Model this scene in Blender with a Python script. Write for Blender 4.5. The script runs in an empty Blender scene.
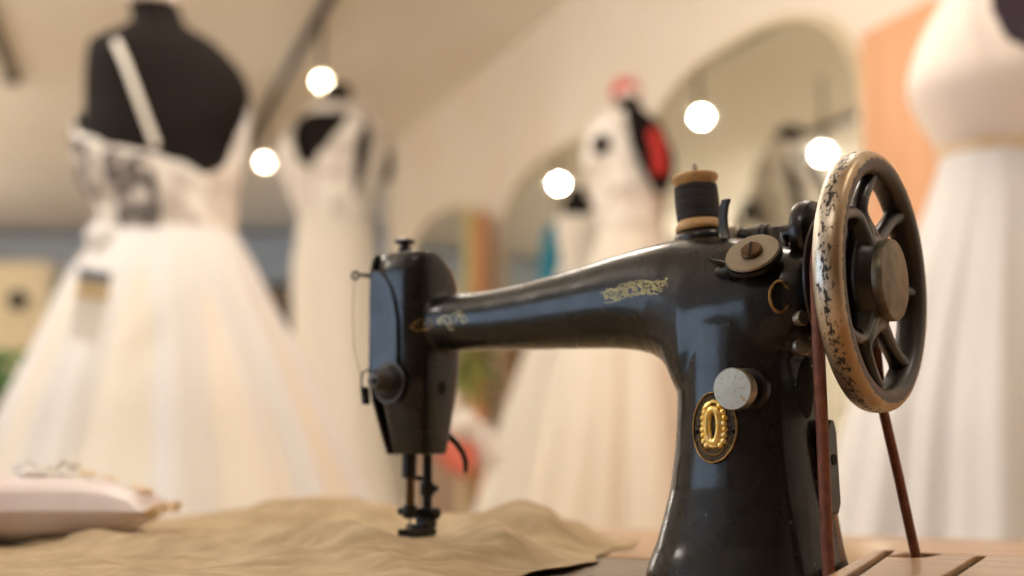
import bpy, math, random
from mathutils import Vector, Matrix, noise
from mathutils.bvhtree import BVHTree
random.seed(7)
PI = math.pi
S = bpy.context.scene
COL = S.collection

# ------------------------------------------------------------------ camera
YAW = math.radians(37.0995); PITCH = math.radians(7.393); FPX = 1422.0
CAM = Vector((.588, -.6805, .0434))
cd = bpy.data.cameras.new('camera'); cam = bpy.data.objects.new('camera', cd); COL.objects.link(cam)
cam.location = CAM
cam.rotation_euler = (PI/2 + PITCH, 0, YAW)
cd.sensor_width = 36; cd.lens = FPX*36/1024
cd.clip_start = .01; cd.clip_end = 100
cd.dof.use_dof = True; cd.dof.focus_distance = .70; cd.dof.aperture_fstop = 4.3
S.camera = cam
RV = Vector((math.cos(YAW), math.sin(YAW), 0)); FH = Vector((-math.sin(YAW), math.cos(YAW), 0))
FW = FH*math.cos(PITCH) + Vector((0, 0, math.sin(PITCH))); UP = Vector((0, 0, math.cos(PITCH))) - FH*math.sin(PITCH)
def ray(px, py): return (FW + RV*((px-512)/FPX) + UP*((288-py)/FPX))
# room frame: u to the right, v away from the table, origin under the camera
ROOM = Matrix.Translation((CAM.x, CAM.y, 0)) @ Matrix.Rotation(YAW, 4, 'Z')
def uz(px, py, v):
    """room u and height z of the photo point at distance v"""
    d = ray(px, py); k = v/d.dot(FH)
    return k*d.dot(RV), CAM.z + k*d.z
FLOOR = -.76; CEIL = 1.95

# ------------------------------------------------------------------ mesh builder
class MB:
    def __init__(s): s.v = []; s.f = []
    def add(s, vs, fs):
        b = len(s.v); s.v += [tuple(v) for v in vs]; s.f += [tuple(i+b for i in f) for f in fs]; return s
    def box(s, lo, hi):
        x0, y0, z0 = lo; x1, y1, z1 = hi
        return s.add([(x0,y0,z0),(x1,y0,z0),(x1,y1,z0),(x0,y1,z0),(x0,y0,z1),(x1,y0,z1),(x1,y1,z1),(x0,y1,z1)],
              [(0,3,2,1),(4,5,6,7),(0,1,5,4),(1,2,6,5),(2,3,7,6),(3,0,4,7)])
    def rings(s, R, cap0=True, cap1=True, closed=False):
        n = len(R[0]); vs = [p for r in R for p in r]; fs = []
        m = len(R)
        for i in range(m if closed else m-1):
            a = i*n; b = ((i+1) % m)*n
            for j in range(n):
                k = (j+1) % n; fs.append((a+j, a+k, b+k, b+j))
        if not closed:
            if cap0: fs.append(tuple(range(n-1, -1, -1)))
            if cap1: fs.append(tuple((m-1)*n+j for j in range(n)))
        return s.add(vs, fs)
    def tube(s, pts, r, n=10, closed=False, flat=1.0, upv=None):
        pts = [Vector(p) for p in pts]; m = len(pts); R = []
        rr = r if isinstance(r, (list, tuple)) else [r]*m
        prev = None
        for i, p in enumerate(pts):
            if closed: t = pts[(i+1) % m]-pts[i-1]
            else: t = pts[min(i+1, m-1)]-pts[max(i-1, 0)]
            t = t.normalized() if t.length > 1e-9 else Vector((0,0,1))
            if upv is not None: a = Vector(upv)
            elif prev is not None: a = prev
            else: a = Vector((0,0,1)) if abs(t.z) < .9 else Vector((1,0,0))
            a = (a - t*a.dot(t))
            if a.length < 1e-6: a = t.orthogonal()
            a.normalize(); prev = a; b = t.cross(a)
            R.append([p + a*math.cos(2*PI*j/n)*rr[i]*flat + b*math.sin(2*PI*j/n)*rr[i] for j in range(n)])
        return s.rings(R, closed=closed)
    def lathe(s, prof, o=(0,0,0), ax=(0,0,1), n=32, cap=True):
        """prof: (radius, distance along ax)"""
        ax = Vector(ax).normalized(); a = ax.orthogonal().normalized(); b = ax.cross(a); o = Vector(o)
        R = [[o + ax*h + (a*math.cos(2*PI*j/n)+b*math.sin(2*PI*j/n))*max(r, 1e-5) for j in range(n)] for r, h in prof]
        return s.rings(R, cap, cap)
    def sphere(s, c, r, n=14, m=9):
        c = Vector(c); r = Vector(r) if hasattr(r, '__len__') else Vector((r, r, r))
        R = []
        for i in range(m+1):
            t = -PI/2 + PI*i/m; q = max(math.cos(t), .01)
            R.append([c + Vector((r.x*q*math.cos(2*PI*j/n), r.y*q*math.sin(2*PI*j/n), r.z*math.sin(t))) for j in range(n)])
        return s.rings(R)
    def grid(s, rows):
        m = len(rows); n = len(rows[0])
        return s.add([p for r in rows for p in r], [(i*n+j, i*n+j+1, (i+1)*n+j+1, (i+1)*n+j) for i in range(m-1) for j in range(n-1)])
    def build(s, name, mat, parent=None, smooth=True, mw=None, auto=True, loc=None):
        me = bpy.data.meshes.new(name); me.from_pydata(s.v, [], s.f); me.update()
        import bmesh
        bm = bmesh.new(); bm.from_mesh(me); bmesh.ops.recalc_face_normals(bm, faces=bm.faces); bm.to_mesh(me); bm.free()
        if smooth:
            me.polygons.foreach_set('use_smooth', [True]*len(me.polygons))
            if auto:
                me.set_sharp_from_angle(angle=math.radians(38))
        if mat: me.materials.append(mat)
        o = bpy.data.objects.new(name, me); COL.objects.link(o)
        if parent: o.parent = parent
        if mw is not None: o.matrix_world = mw
        if loc is not None: o.location = loc
        return o
def bevel(o, w, seg=2):
    m = o.modifiers.new('bevel', 'BEVEL'); m.width = w; m.segments = seg; m.limit_method = 'ANGLE'; m.angle_limit = .6
    o.data.polygons.foreach_set('use_smooth', [True]*len(o.data.polygons)); return o
def bake(o):
    """replace the mesh by its evaluated one"""
    bpy.context.view_layer.update()
    dg = bpy.context.evaluated_depsgraph_get(); me = bpy.data.meshes.new_from_object(o.evaluated_get(dg))
    o.modifiers.clear(); o.data = me; return o
def tag(o, label=None, cat=None, group=None, kind=None):
    if label: o['label'] = label
    if cat: o['category'] = cat
    if group: o['group'] = group
    if kind: o['kind'] = kind
    return o
def empty(name, mw):
    o = bpy.data.objects.new(name, None); COL.objects.link(o); o.matrix_world = mw; o.empty_display_size = .05; return o
def RT(u, v, z=0., rz=0.): return ROOM @ Matrix.Translation((u, v, z)) @ Matrix.Rotation(rz, 4, 'Z')

# ------------------------------------------------------------------ materials
def mat(name, col, rough=.5, metal=0., col2=None, scale=20., bump=0., bscale=80., coat=0., spec=.5, lo=.4, hi=.6, detail=4, trans=0., stretch=None, sheen=0.):
    m = bpy.data.materials.new(name); m.use_nodes = True; nt = m.node_tree; N = nt.nodes; L = nt.links
    b = N['Principled BSDF']; b.inputs['Base Color'].default_value = (*col, 1); b.inputs['Roughness'].default_value = rough
    b.inputs['Metallic'].default_value = metal; b.inputs['Coat Weight'].default_value = coat; b.inputs['Coat Roughness'].default_value = .12
    b.inputs['Specular IOR Level'].default_value = spec; b.inputs['Sheen Weight'].default_value = sheen
    tc = N.new('ShaderNodeTexCoord'); mp = N.new('ShaderNodeMapping'); L.new(tc.outputs['Object'], mp.inputs[0])
    if stretch: mp.inputs['Scale'].default_value = stretch
    if col2:
        nz = N.new('ShaderNodeTexNoise'); nz.inputs['Scale'].default_value = scale; nz.inputs['Detail'].default_value = detail
        L.new(mp.outputs[0], nz.inputs['Vector'])
        r = N.new('ShaderNodeValToRGB'); r.color_ramp.elements[0].position = lo; r.color_ramp.elements[1].position = hi
        r.color_ramp.elements[0].color = (*col, 1); r.color_ramp.elements[1].color = (*col2, 1)
        L.new(nz.outputs['Fac'], r.inputs[0]); L.new(r.outputs[0], b.inputs['Base Color'])
    if bump:
        n2 = N.new('ShaderNodeTexNoise'); n2.inputs['Scale'].default_value = bscale; n2.inputs['Detail'].default_value = 5
        L.new(mp.outputs[0], n2.inputs['Vector']); bp = N.new('ShaderNodeBump'); bp.inputs['Strength'].default_value = bump; bp.inputs['Distance'].default_value = .002
        L.new(n2.outputs['Fac'], bp.inputs['Height']); L.new(bp.outputs[0], b.inputs['Normal'])
    if trans:
        o = N['Material Output']; t = N.new('ShaderNodeBsdfTranslucent'); t.inputs[0].default_value = (*col, 1)
        mx = N.new('ShaderNodeMixShader'); mx.inputs[0].default_value = trans
        L.new(b.outputs[0], mx.inputs[1]); L.new(t.outputs[0], mx.inputs[2]); L.new(mx.outputs[0], o.inputs[0])
    return m
def emis(name, col, st):
    m = bpy.data.materials.new(name); m.use_nodes = True; nt = m.node_tree; nt.nodes.clear()
    e = nt.nodes.new('ShaderNodeEmission'); e.inputs[0].default_value = (*col, 1); e.inputs[1].default_value = st
    o = nt.nodes.new('ShaderNodeOutputMaterial'); nt.links.new(e.outputs[0], o.inputs[0]); return m

M = {}
M['wall'] = mat('cream_paint', (.85,.77,.66), .75, col2=(.87,.80,.70), scale=2, bump=.05, bscale=60)
M['ceil'] = mat('ceiling_paint', (.88,.82,.73), .8, col2=(.90,.85,.77), scale=1.5)
M['floor'] = mat('pale_oak_floor', (.74,.63,.50), .45, col2=(.80,.70,.57), scale=6, stretch=(1,8,1))
M['bluegrey'] = mat('blue_grey_paint', (.33,.37,.41), .6)
M['darkwood'] = mat('brown_wood', (.20,.12,.06), .5, col2=(.27,.17,.09), scale=5, stretch=(8,1,1))
M['peach'] = mat('peach_wood', (.74,.38,.20), .5, col2=(.80,.44,.24), scale=3, stretch=(6,6,1))
M['mirror'] = mat('mirror_glass', (.88,.89,.80), .03, 1.0)
M['frame_cream'] = mat('cream_frame', (.72,.62,.42), .5)
M['black_form'] = mat('black_jersey', (.010,.006,.005), .85, spec=.2)
M['plum_form'] = mat('plum_satin_form', (.028,.012,.035), .3)
M['tulle'] = mat('ivory_tulle', (.88,.87,.86), .75, trans=.18, sheen=.2)
M['tulle_b'] = mat('warm_ivory_satin', (.90,.84,.74), .55, trans=.12)
M['satin'] = mat('pale_satin', (.88,.78,.70), .5)
def lace(name, a, b, scale, lo, hi):
    m = mat(name, a, .7, col2=b, scale=scale, lo=lo, hi=hi, detail=6, bump=.3, bscale=60); return m
M['lace'] = lace('floral_lace', (.13,.115,.11), (.84,.78,.71), 30, .52, .64)
M['lace_l'] = lace('pale_lace', (.62,.55,.49), (.90,.86,.80), 20, .40, .55)
M['blk_metal'] = mat('black_metal', (.02,.018,.016), .35, .6)
M['dark_plastic'] = mat('dark_plastic', (.03,.028,.026), .5)
M['leaf'] = mat('green_leaf', (.06,.17,.035), .5, col2=(.12,.26,.05), scale=8)
M['leaf_y'] = mat('yellow_green_leaf', (.42,.42,.10), .5, col2=(.24,.34,.10), scale=8)
M['coral'] = mat('coral_petal', (.80,.22,.16), .6)
M['red'] = mat('red_petal', (.62,.03,.02), .6, col2=(.50,.02,.02), scale=20)
M['white'] = mat('white_petal', (.85,.82,.78), .6)
M['teal'] = mat('teal_cloth', (.02,.26,.40), .6)
M['linen'] = mat('beige_linen', (.47,.34,.18), .85, col2=(.66,.51,.31), scale=42, lo=.35, hi=.65, bump=.6, bscale=900, trans=.1, sheen=.1)
M['pinksatin'] = mat('pink_white_satin', (.78,.66,.68), .38, col2=(.84,.76,.78), scale=20)
M['goldlace'] = mat('gold_lace', (.75,.52,.27), .5, col2=(.86,.72,.55), scale=90)
# sewing machine
def japan():
    m = mat('black_japanned_iron', (.010,.0095,.0095), .22, spec=.28, coat=.22)
    nt = m.node_tree; N = nt.nodes; L = nt.links; b = N['Principled BSDF']
    tc = N.new('ShaderNodeTexCoord')
    nz = N.new('ShaderNodeTexNoise'); nz.inputs['Scale'].default_value = 45; nz.inputs['Detail'].default_value = 6; L.new(tc.outputs['Object'], nz.inputs[0])
    r = N.new('ShaderNodeMapRange'); r.inputs[1].default_value = .3; r.inputs[2].default_value = .7; r.inputs[3].default_value = .17; r.inputs[4].default_value = .36
    L.new(nz.outputs[0], r.inputs[0]); L.new(r.outputs[0], b.inputs['Roughness'])
    # small chips in the enamel
    n2 = N.new('ShaderNodeTexNoise'); n2.inputs['Scale'].default_value = 260; n2.inputs['Detail'].default_value = 3; L.new(tc.outputs['Object'], n2.inputs[0])
    c = N.new('ShaderNodeValToRGB'); c.color_ramp.elements[0].position = .72; c.color_ramp.elements[1].position = .76
    c.color_ramp.elements[0].color = (.010,.0095,.0095,1); c.color_ramp.elements[1].color = (.12,.085,.06,1)
    L.new(n2.outputs[0], c.inputs[0]); L.new(c.outputs[0], b.inputs['Base Color'])
    n3 = N.new('ShaderNodeTexNoise'); n3.inputs['Scale'].default_value = 130; n3.inputs['Detail'].default_value = 4; L.new(tc.outputs['Object'], n3.inputs[0])
    bp = N.new('ShaderNodeBump'); bp.inputs['Strength'].default_value = .12; bp.inputs['Distance'].default_value = .0006
    L.new(n3.outputs[0], bp.inputs['Height']); L.new(bp.outputs[0], b.inputs['Normal'])
    b.inputs['Coat Roughness'].default_value = .1
    return m
M['japan'] = japan()
M['enamel'] = mat('dark_enamel', (.013,.011,.010), .3, coat=.15, spec=.35)
M['steel'] = mat('worn_nickel', (.38,.35,.28), .42, .9, col2=(.30,.20,.12), scale=420, lo=.58, hi=.70, bump=.1, bscale=200)
M['dullsteel'] = mat('dull_nickel', (.30,.27,.21), .42, .85, col2=(.28,.24,.19), scale=200, lo=.4, hi=.7, bump=.1, bscale=300)
M['darksteel'] = mat('dark_steel', (.09,.08,.075), .45, .7)
M['sheenbed'] = mat('brown_sheen_bed', (.20,.14,.10), .32, col2=(.12,.085,.06), scale=30)  # black bed coloured brown to carry its grazing reflection
M['olive'] = mat('tarnished_nickel', (.20,.175,.12), .45, .8, col2=(.13,.11,.08), scale=120)
M['brass'] = mat('old_brass', (.42,.27,.10), .38, .9, col2=(.20,.12,.05), scale=200)
M['bar'] = mat('brown_steel', (.10,.055,.025), .35, .8)
M['gold'] = mat('bright_gold', (.85,.58,.12), .3, .9, col2=(.95,.78,.35), scale=300)
M['badge'] = mat('blackened_brass', (.10,.07,.035), .4, .8, col2=(.03,.025,.02), scale=500, bump=.5, bscale=700)
M['decal'] = mat('gold_transfer', (.62,.56,.28), .4, .3)
M['thread'] = mat('dark_thread', (.022,.02,.022), .75, col2=(.05,.045,.045), scale=30, bump=.9, bscale=60, stretch=(1,1,60))
M['spoolwood'] = mat('light_turned_wood', (.62,.38,.16), .5, col2=(.48,.27,.10), scale=60, stretch=(1,1,4), bump=.2, bscale=200)
M['leather'] = mat('red_brown_leather', (.22,.075,.04), .55, col2=(.15,.05,.03), scale=150, bump=.3, bscale=500)
M['leather_d'] = mat('dark_leather', (.16,.07,.035), .5, col2=(.10,.04,.02), scale=150)
M['hole'] = mat('black_recess', (.004,.004,.004), .9)
def rim_mat():
    m = mat('worn_rim', (.5,.5,.5), .3, .9)
    nt = m.node_tree; N = nt.nodes; L = nt.links; b = N['Principled BSDF']; tc = N.new('ShaderNodeTexCoord')
    sx = N.new('ShaderNodeSeparateXYZ'); L.new(tc.outputs['Object'], sx.inputs[0])
    nz = N.new('ShaderNodeTexNoise'); nz.inputs['Scale'].default_value = 330; nz.inputs['Detail'].default_value = 7; nz.inputs['Roughness'].default_value = .7
    mp = N.new('ShaderNodeMapping'); mp.inputs['Scale'].default_value = (1.6,1,.8); L.new(tc.outputs['Object'], mp.inputs[0]); L.new(mp.outputs[0], nz.inputs[0])
    # flaking strongest in a band round the middle of the rim's outside
    a = N.new('ShaderNodeMath'); a.operation = 'ABSOLUTE'; L.new(sx.outputs['X'], a.inputs[0])
    bd = N.new('ShaderNodeMapRange'); bd.inputs[1].default_value = .0; bd.inputs[2].default_value = .0065; bd.inputs[3].default_value = .075; bd.inputs[4].default_value = -.10
    L.new(a.outputs[0], bd.inputs[0])
    ad = N.new('ShaderNodeMath'); ad.operation = 'ADD'; L.new(nz.outputs[0], ad.inputs[0]); L.new(bd.outputs[0], ad.inputs[1])
    fl = N.new('ShaderNodeMapRange'); fl.inputs[1].default_value = .545; fl.inputs[2].default_value = .575; L.new(ad.outputs[0], fl.inputs[0])
    # plating colour, browner towards the outer face
    n2 = N.new('ShaderNodeTexNoise'); n2.inputs['Scale'].default_value = 28; n2.inputs['Detail'].default_value = 5; L.new(tc.outputs['Object'], n2.inputs[0])
    xb = N.new('ShaderNodeMath'); xb.operation = 'MULTIPLY_ADD'; L.new(sx.outputs['X'], xb.inputs[0]); xb.inputs[1].default_value = 28; L.new(n2.outputs[0], xb.inputs[2])
    c = N.new('ShaderNodeValToRGB'); c.color_ramp.elements[0].position = .42; c.color_ramp.elements[1].position = .68
    c.color_ramp.elements[0].color = (.58,.54,.46,1); c.color_ramp.elements[1].color = (.38,.28,.18,1); L.new(xb.outputs[0], c.inputs[0])
    mx = N.new('ShaderNodeMix'); mx.data_type = 'RGBA'; L.new(fl.outputs[0], mx.inputs[0]); L.new(c.outputs[0], mx.inputs[6]); mx.inputs[7].default_value = (.02,.016,.013,1)
    # enamel from the outer face inwards
    ln = N.new('ShaderNodeVectorMath'); ln.operation = 'LENGTH'; cb = N.new('ShaderNodeCombineXYZ'); L.new(sx.outputs['Y'], cb.inputs[1]); L.new(sx.outputs['Z'], cb.inputs[2]); L.new(cb.outputs[0], ln.inputs[0])
    w = N.new('ShaderNodeMath'); w.operation = 'MULTIPLY_ADD'; L.new(nz.outputs[0], w.inputs[0]); w.inputs[1].default_value = -.006; L.new(ln.outputs[1], w.inputs[2])
    rr = N.new('ShaderNodeMapRange'); rr.inputs[1].default_value = .0585; rr.inputs[2].default_value = .0595; L.new(w.outputs[0], rr.inputs[0])
    m2 = N.new('ShaderNodeMix'); m2.data_type = 'RGBA'; L.new(rr.outputs[0], m2.inputs[0]); m2.inputs[6].default_value = (.018,.013,.010,1); L.new(mx.outputs[2], m2.inputs[7])
    L.new(m2.outputs[2], b.inputs['Base Color'])
    mt = N.new('ShaderNodeMath'); mt.operation = 'MULTIPLY'; L.new(rr.outputs[0], mt.inputs[0])
    iv = N.new('ShaderNodeMath'); iv.operation = 'SUBTRACT'; iv.inputs[0].default_value = 1; L.new(fl.outputs[0], iv.inputs[1]); L.new(iv.outputs[0], mt.inputs[1])
    L.new(mt.outputs[0], b.inputs['Metallic'])
    b.inputs['Roughness'].default_value = .38
    bp = N.new('ShaderNodeBump'); bp.inputs['Strength'].default_value = .3; bp.inputs['Distance'].default_value = .0004; bp.invert = True
    L.new(fl.outputs[0], bp.inputs['Height']); L.new(bp.outputs[0], b.inputs['Normal'])
    return m
M['rim'] = rim_mat()
def wood():
    m = mat('table_wood', (.40,.22,.10), .38, coat=.25)
    nt = m.node_tree; N = nt.nodes; L = nt.links; b = N['Principled BSDF']; tc = N.new('ShaderNodeTexCoord')
    mp = N.new('ShaderNodeMapping'); mp.inputs['Scale'].default_value = (2,26,26); L.new(tc.outputs['Object'], mp.inputs[0])
    nz = N.new('ShaderNodeTexNoise'); nz.inputs['Scale'].default_value = 3; nz.inputs['Detail'].default_value = 8; nz.inputs['Distortion'].default_value = .6; L.new(mp.outputs[0], nz.inputs[0])
    c = N.new('ShaderNodeValToRGB'); c.color_ramp.elements[0].position = .3; c.color_ramp.elements[1].position = .7
    c.color_ramp.elements[0].color = (.36,.20,.10,1); c.color_ramp.elements[1].color = (.60,.38,.20,1); L.new(nz.outputs[0], c.inputs[0])
    n2 = N.new('ShaderNodeTexNoise'); n2.inputs['Scale'].default_value = 160; n2.inputs['Detail'].default_value = 3; L.new(tc.outputs['Object'], n2.inputs[0])
    s = N.new('ShaderNodeMapRange'); s.inputs[1].default_value = .66; s.inputs[2].default_value = .72; L.new(n2.outputs[0], s.inputs[0])
    mx = N.new('ShaderNodeMix'); mx.data_type = 'RGBA'; L.new(s.outputs[0], mx.inputs[0]); L.new(c.outputs[0], mx.inputs[6]); mx.inputs[7].default_value = (.12,.05,.02,1)
    L.new(mx.outputs[2], b.inputs['Base Color'])
    bp = N.new('ShaderNodeBump'); bp.inputs['Strength'].default_value = .15; bp.inputs['Distance'].default_value = .001; L.new(nz.outputs[0], bp.inputs['Height']); L.new(bp.outputs[0], b.inputs['Normal'])
    return m
M['wood'] = wood()

# ================================================================== SEWING TABLE
TZ = -.010
tb = MB().box((-1.15, -.46, -.036), (.85, .478, TZ)).build('tabletop', M['wood'])
cuts = []
def cutter(mb): o = mb.build('cutter', None); cuts.append(o); return o
cutter(MB().box((-.095, -.098, -.05), (.268, .098, .02)))
def capsule(cx, cy, hl, w, ang, z0=-.05, z1=.02, n=10):
    """elongated hole, length 2*hl along ang"""
    d = Vector((math.cos(ang), math.sin(ang))); p = Vector((-d.y, d.x)); r = []
    for sgn in (1, -1):
        for j in range(n+1):
            a = -PI/2 + PI*j/n
            q = Vector((cx, cy)) + d*(hl*sgn) + d*(math.cos(a)*w*sgn) + p*(math.sin(a)*w*sgn); r.append(q)
    return MB().rings([[(q.x, q.y, z) for q in r] for z in (z0, z1)])
HOLE = (.2905, .0725)
cutter(capsule(HOLE[0], HOLE[1], .020, .013, PI/2))
cutter(capsule(.2855, -.024, .014, .008, PI/2))
cutter(capsule(.3040, -.020, .134, .0024, PI/2 + .315, z0=-.030))
cutter(capsule(.3530, -.035, .124, .0026, PI/2 + .25, z0=-.030))
for c in cuts:
    m = tb.modifiers.new('cut', 'BOOLEAN'); m.object = c; m.operation = 'DIFFERENCE'; m.solver = 'EXACT'
bake(tb)
for c in cuts: bpy.data.objects.remove(c)
bevel(tb, .0012)
# raised belt plate with its hole and two slots
LE = [(.2500,.1200),(.66,.1200),(.66,-.455),(.4330,-.455)]
bpt = MB().rings([[(x, y, z) for x, y in LE] for z in (TZ+.0002, -.0008)]).build('belt_plate', M['wood'])
cuts = []
cutter(capsule(HOLE[0], HOLE[1], .0150, .0110, PI/2 + .1))
cutter(capsule(.3040, -.020, .136, .0028, PI/2 + .315))
cutter(capsule(.3530, -.035, .126, .0030, PI/2 + .25))
for c in cuts:
    m = bpt.modifiers.new('cut', 'BOOLEAN'); m.object = c; m.operation = 'DIFFERENCE'; m.solver = 'EXACT'
bake(bpt)
for c in cuts: bpy.data.objects.remove(c)
bevel(bpt, .0012)
T = empty('sewing_table', Matrix.Translation((-.05, -.08, FLOOR)))
tag(T, 'worn brown wooden sewing table under the black sewing machine', 'table')
def adopt(o, root, name=None):
    mw = o.matrix_world.copy(); o.parent = root; o.matrix_parent_inverse = Matrix.Identity(4); bpy.context.view_layer.update(); o.matrix_basis = root.matrix_world.inverted() @ mw
    if name: o.name = name
    return o
adopt(tb, T); adopt(bpt, T)
for cp in (capsule(.3040, -.020, .134, .0022, PI/2 + .315, z0=-.030, z1=-.0042), capsule(.3530, -.035, .124, .0024, PI/2 + .25, z0=-.030, z1=-.0042)):
    adopt(cp.build('slot_shade', M['hole']), T)  # black filling stands in for the shade inside the slots
for x, y in ((-1.08,-.40),(.78,-.40),(-1.08,.42),(.78,.42)):
    b_ = bevel(MB().box((x-.022, y-.022, FLOOR), (x+.022, y+.022, -.0362)).build('leg', M['wood']), .003); adopt(b_, T)
adopt(bevel(MB().box((-1.05, -.39, -.11), (.75, -.37, -.0362)).build('apron', M['wood']), .002), T)

adopt(bevel(MB().box((-1.05, .41, -.11), (.75, .43, -.0362)).build('apron', M['wood']), .002), T)

# ================================================================== SEWING MACHINE
MR = empty('sewing_machine', Matrix.Identity(4))
tag(MR, 'vintage black cast-iron sewing machine with gold decals and spoked handwheel', 'sewing machine')
def sup(a, n):
    c = math.cos(a); s = math.sin(a)
    return math.copysign(abs(c)**(2/n), c), math.copysign(abs(s)**(2/n), s)
def ringX(x, zc, rz, ry, n=2.3, yc=0, k=40):
    return [(x, yc + ry*sup(2*PI*j/k, n)[0], zc + rz*sup(2*PI*j/k, n)[1]) for j in range(k)]
def ringZ(z, xc, rx, ry, n=2.2, yc=0, k=40):
    return [(xc + rx*sup(2*PI*j/k, n)[0], yc + ry*sup(2*PI*j/k, n)[1], z) for j in range(k)]
arm = MB()
def az(x, lo, hi, ry, n=2.3): return ringX(x, (lo+hi)/2, (hi-lo)/2, ry, n)
arm.rings([az(-.004,.120,.152,.015), az(.03,.1182,.1535,.0185), az(.05,.1172,.1532,.019), az(.065,.1166,.1538,.0195), az(.09,.1158,.1562,.0205), az(.11,.1152,.1592,.022),
    az(.13,.1144,.1622,.0235), az(.15,.1133,.1658,.0255), az(.165,.1112,.1682,.0270), az(.177,.1075,.1698,.0285), az(.186,.1020,.1708,.030),
    az(.193,.0930,.1716,.0315), az(.199,.079,.172,.033), az(.21,.060,.1718,.036), az(.23,.070,.169,.0365), az(.25,.085,.164,.036), az(.266,.100,.1595,.0335), az(.274,.108,.156,.030), az(.278,.112,.152,.027)])
pil = MB()
PZ = [(-.0104,.2288,.0506,.0545),(-.004,.2289,.0489,.0525),(.0,.2292,.0478,.0512),(.0068,.230,.0459,.0485),(.02,.231,.0434,.0450),(.0356,.2317,.0402,.0415),(.0578,.2319,.0374,.039),(.08,.2322,.0366,.038),(.10,.2325,.0366,.038),(.12,.2325,.037,.037),(.14,.232,.036,.033)]
pil.rings([ringZ(z, c, a, b, 2.35) for z, c, a, b in PZ])
head = MB()
HZ = [(.0545,.0005,.0150,.0150,0),(.062,.0005,.0158,.0168,0),(.075,0,.0176,.0195,0),(.088,-.0005,.0195,.0222,0),(.10,-.0005,.0208,.0242,0),(.115,-.0005,.0213,.0252,0),(.15,-.001,.0215,.0255,0),
      (.162,-.001,.0215,.0245,-.001),(.170,-.001,.0212,.0215,-.0035),(.1765,-.001,.0205,.0165,-.0065),(.1810,-.001,.0190,.0105,-.009)]
head.rings([ringZ(z, c, a, b, 3.0, y) for z, c, a, b, y in HZ])
body = MB().add(arm.v, arm.f).add(pil.v, pil.f).add(head.v, head.f).build('cast_body', M['japan'], MR)
m = body.modifiers.new('r', 'REMESH'); m.mode = 'VOXEL'; m.voxel_size = .0013; m.use_smooth_shade = True
m = body.modifiers.new('s', 'SMOOTH'); m.factor = .6; m.iterations = 9
bake(body)
body.data.polygons.foreach_set('use_smooth', [True]*len(body.data.polygons))
if not body.data.materials: body.data.materials.append(M['japan'])
BV = BVHTree.FromPolygons([v.co[:] for v in body.data.vertices], [p.vertices[:] for p in body.data.polygons])
def hit(px, py):
    p, n, i, d = BV.ray_cast(CAM, ray(px, py).normalized()); return p, n
def near(p):
    q, n, i, d = BV.find_nearest(Vector(p)); return q, n

def part(mb, name, m, parent=MR, **k): return mb.build(name, M[m], parent, **k)
# bed, let flush into the table
bd = part(MB().box((-.0935, -.0965, -.032), (.2665, .0965, -.0106)), 'bed', 'sheenbed'); bevel(bd, .003, 3)
part(MB().box((-.032, -.045, -.0106), (.022, .045, -.0094)), 'needle_plate', 'dullsteel')

# --- handwheel
WC = Vector((.3030, 0, .1395)); RW = .0665
WM = Matrix.Translation(WC) @ Matrix.Rotation(math.radians(3.3), 4, 'Z')
wr = MB(); R = []
NR = 120; ns = 20
for i in range(NR):
    a = 2*PI*i/NR; r = []
    for j in range(ns):
        sx, sr = sup(2*PI*j/ns, 2.6)
        rad = RW - .0062 + .0062*sr; r.append((.0076*sx, rad*math.cos(a), rad*math.sin(a)))
    R.append(r)
wr.rings(R, closed=True)
rim = wr.build('handwheel', M['rim'], MR, auto=False); rim.matrix_world = WM
# the spoke casting: three groups of three curved arms
sp = MB()
def pol(r, deg, x=0): a = math.radians(deg); return Vector((x, r*math.cos(a), r*math.sin(a)))
def smooth(x): x = min(1, max(0, x)); return x*x*(3-2*x)
for g in (120, 240):
    for off in (-31, 31):
        pts = []; rad = []
        for k in range(15):
            t = k/14; r = .017 + (.0602-.017)*t
            pts.append(pol(r, g + off*(.13 + .87*smooth((t-.38)/.52)), -.001)); rad.append(.0060 - .0020*smooth(t/.5) + (.0016 if t > .93 else 0))
        sp.tube(pts, rad, n=12, upv=(1,0,0), flat=1.15)
for sg in (-1, 1):
    # wide arms either side of the plain spoke, and the U-shaped webs beside the hub
    sp.tube([pol(r, sg*a_, -.001) for r, a_ in ((.0225,72),(.0270,64),(.034,57),(.042,52),(.050,48),(.0602,44))], [.0050,.0048,.0042,.0040,.0044,.0060], n=12, upv=(1,0,0), flat=1.15)
    sp.tube([pol(r, sg*a_, -.001) for r, a_ in ((.036,116),(.0290,110),(.0235,97),(.0215,84),(.0225,72))], [.0045,.0050,.0052,.0050,.0050], n=12, upv=(1,0,0), flat=1.1)
sp.tube([pol(r, 0, -.001) for r in (.018,.030,.045,.0602)], [.0052,.0042,.0040,.0055], n=12, upv=(1,0,0), flat=1.15)
sp.tube([pol(.021, 120+120*k/8, -.001) for k in range(9)], .0045, n=10, upv=(1,0,0))
sp.lathe([(.021,-.009),(.0225,-.006),(.0225,.004),(.020,.0065)], ax=(1,0,0))
spk = sp.build('spokes', M['enamel'], rim); spk.matrix_world = WM
mm = spk.modifiers.new('r','REMESH'); mm.mode='VOXEL'; mm.voxel_size=.0008; mm.use_smooth_shade=True
mm = spk.modifiers.new('s','SMOOTH'); mm.factor=.6; mm.iterations=7
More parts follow.
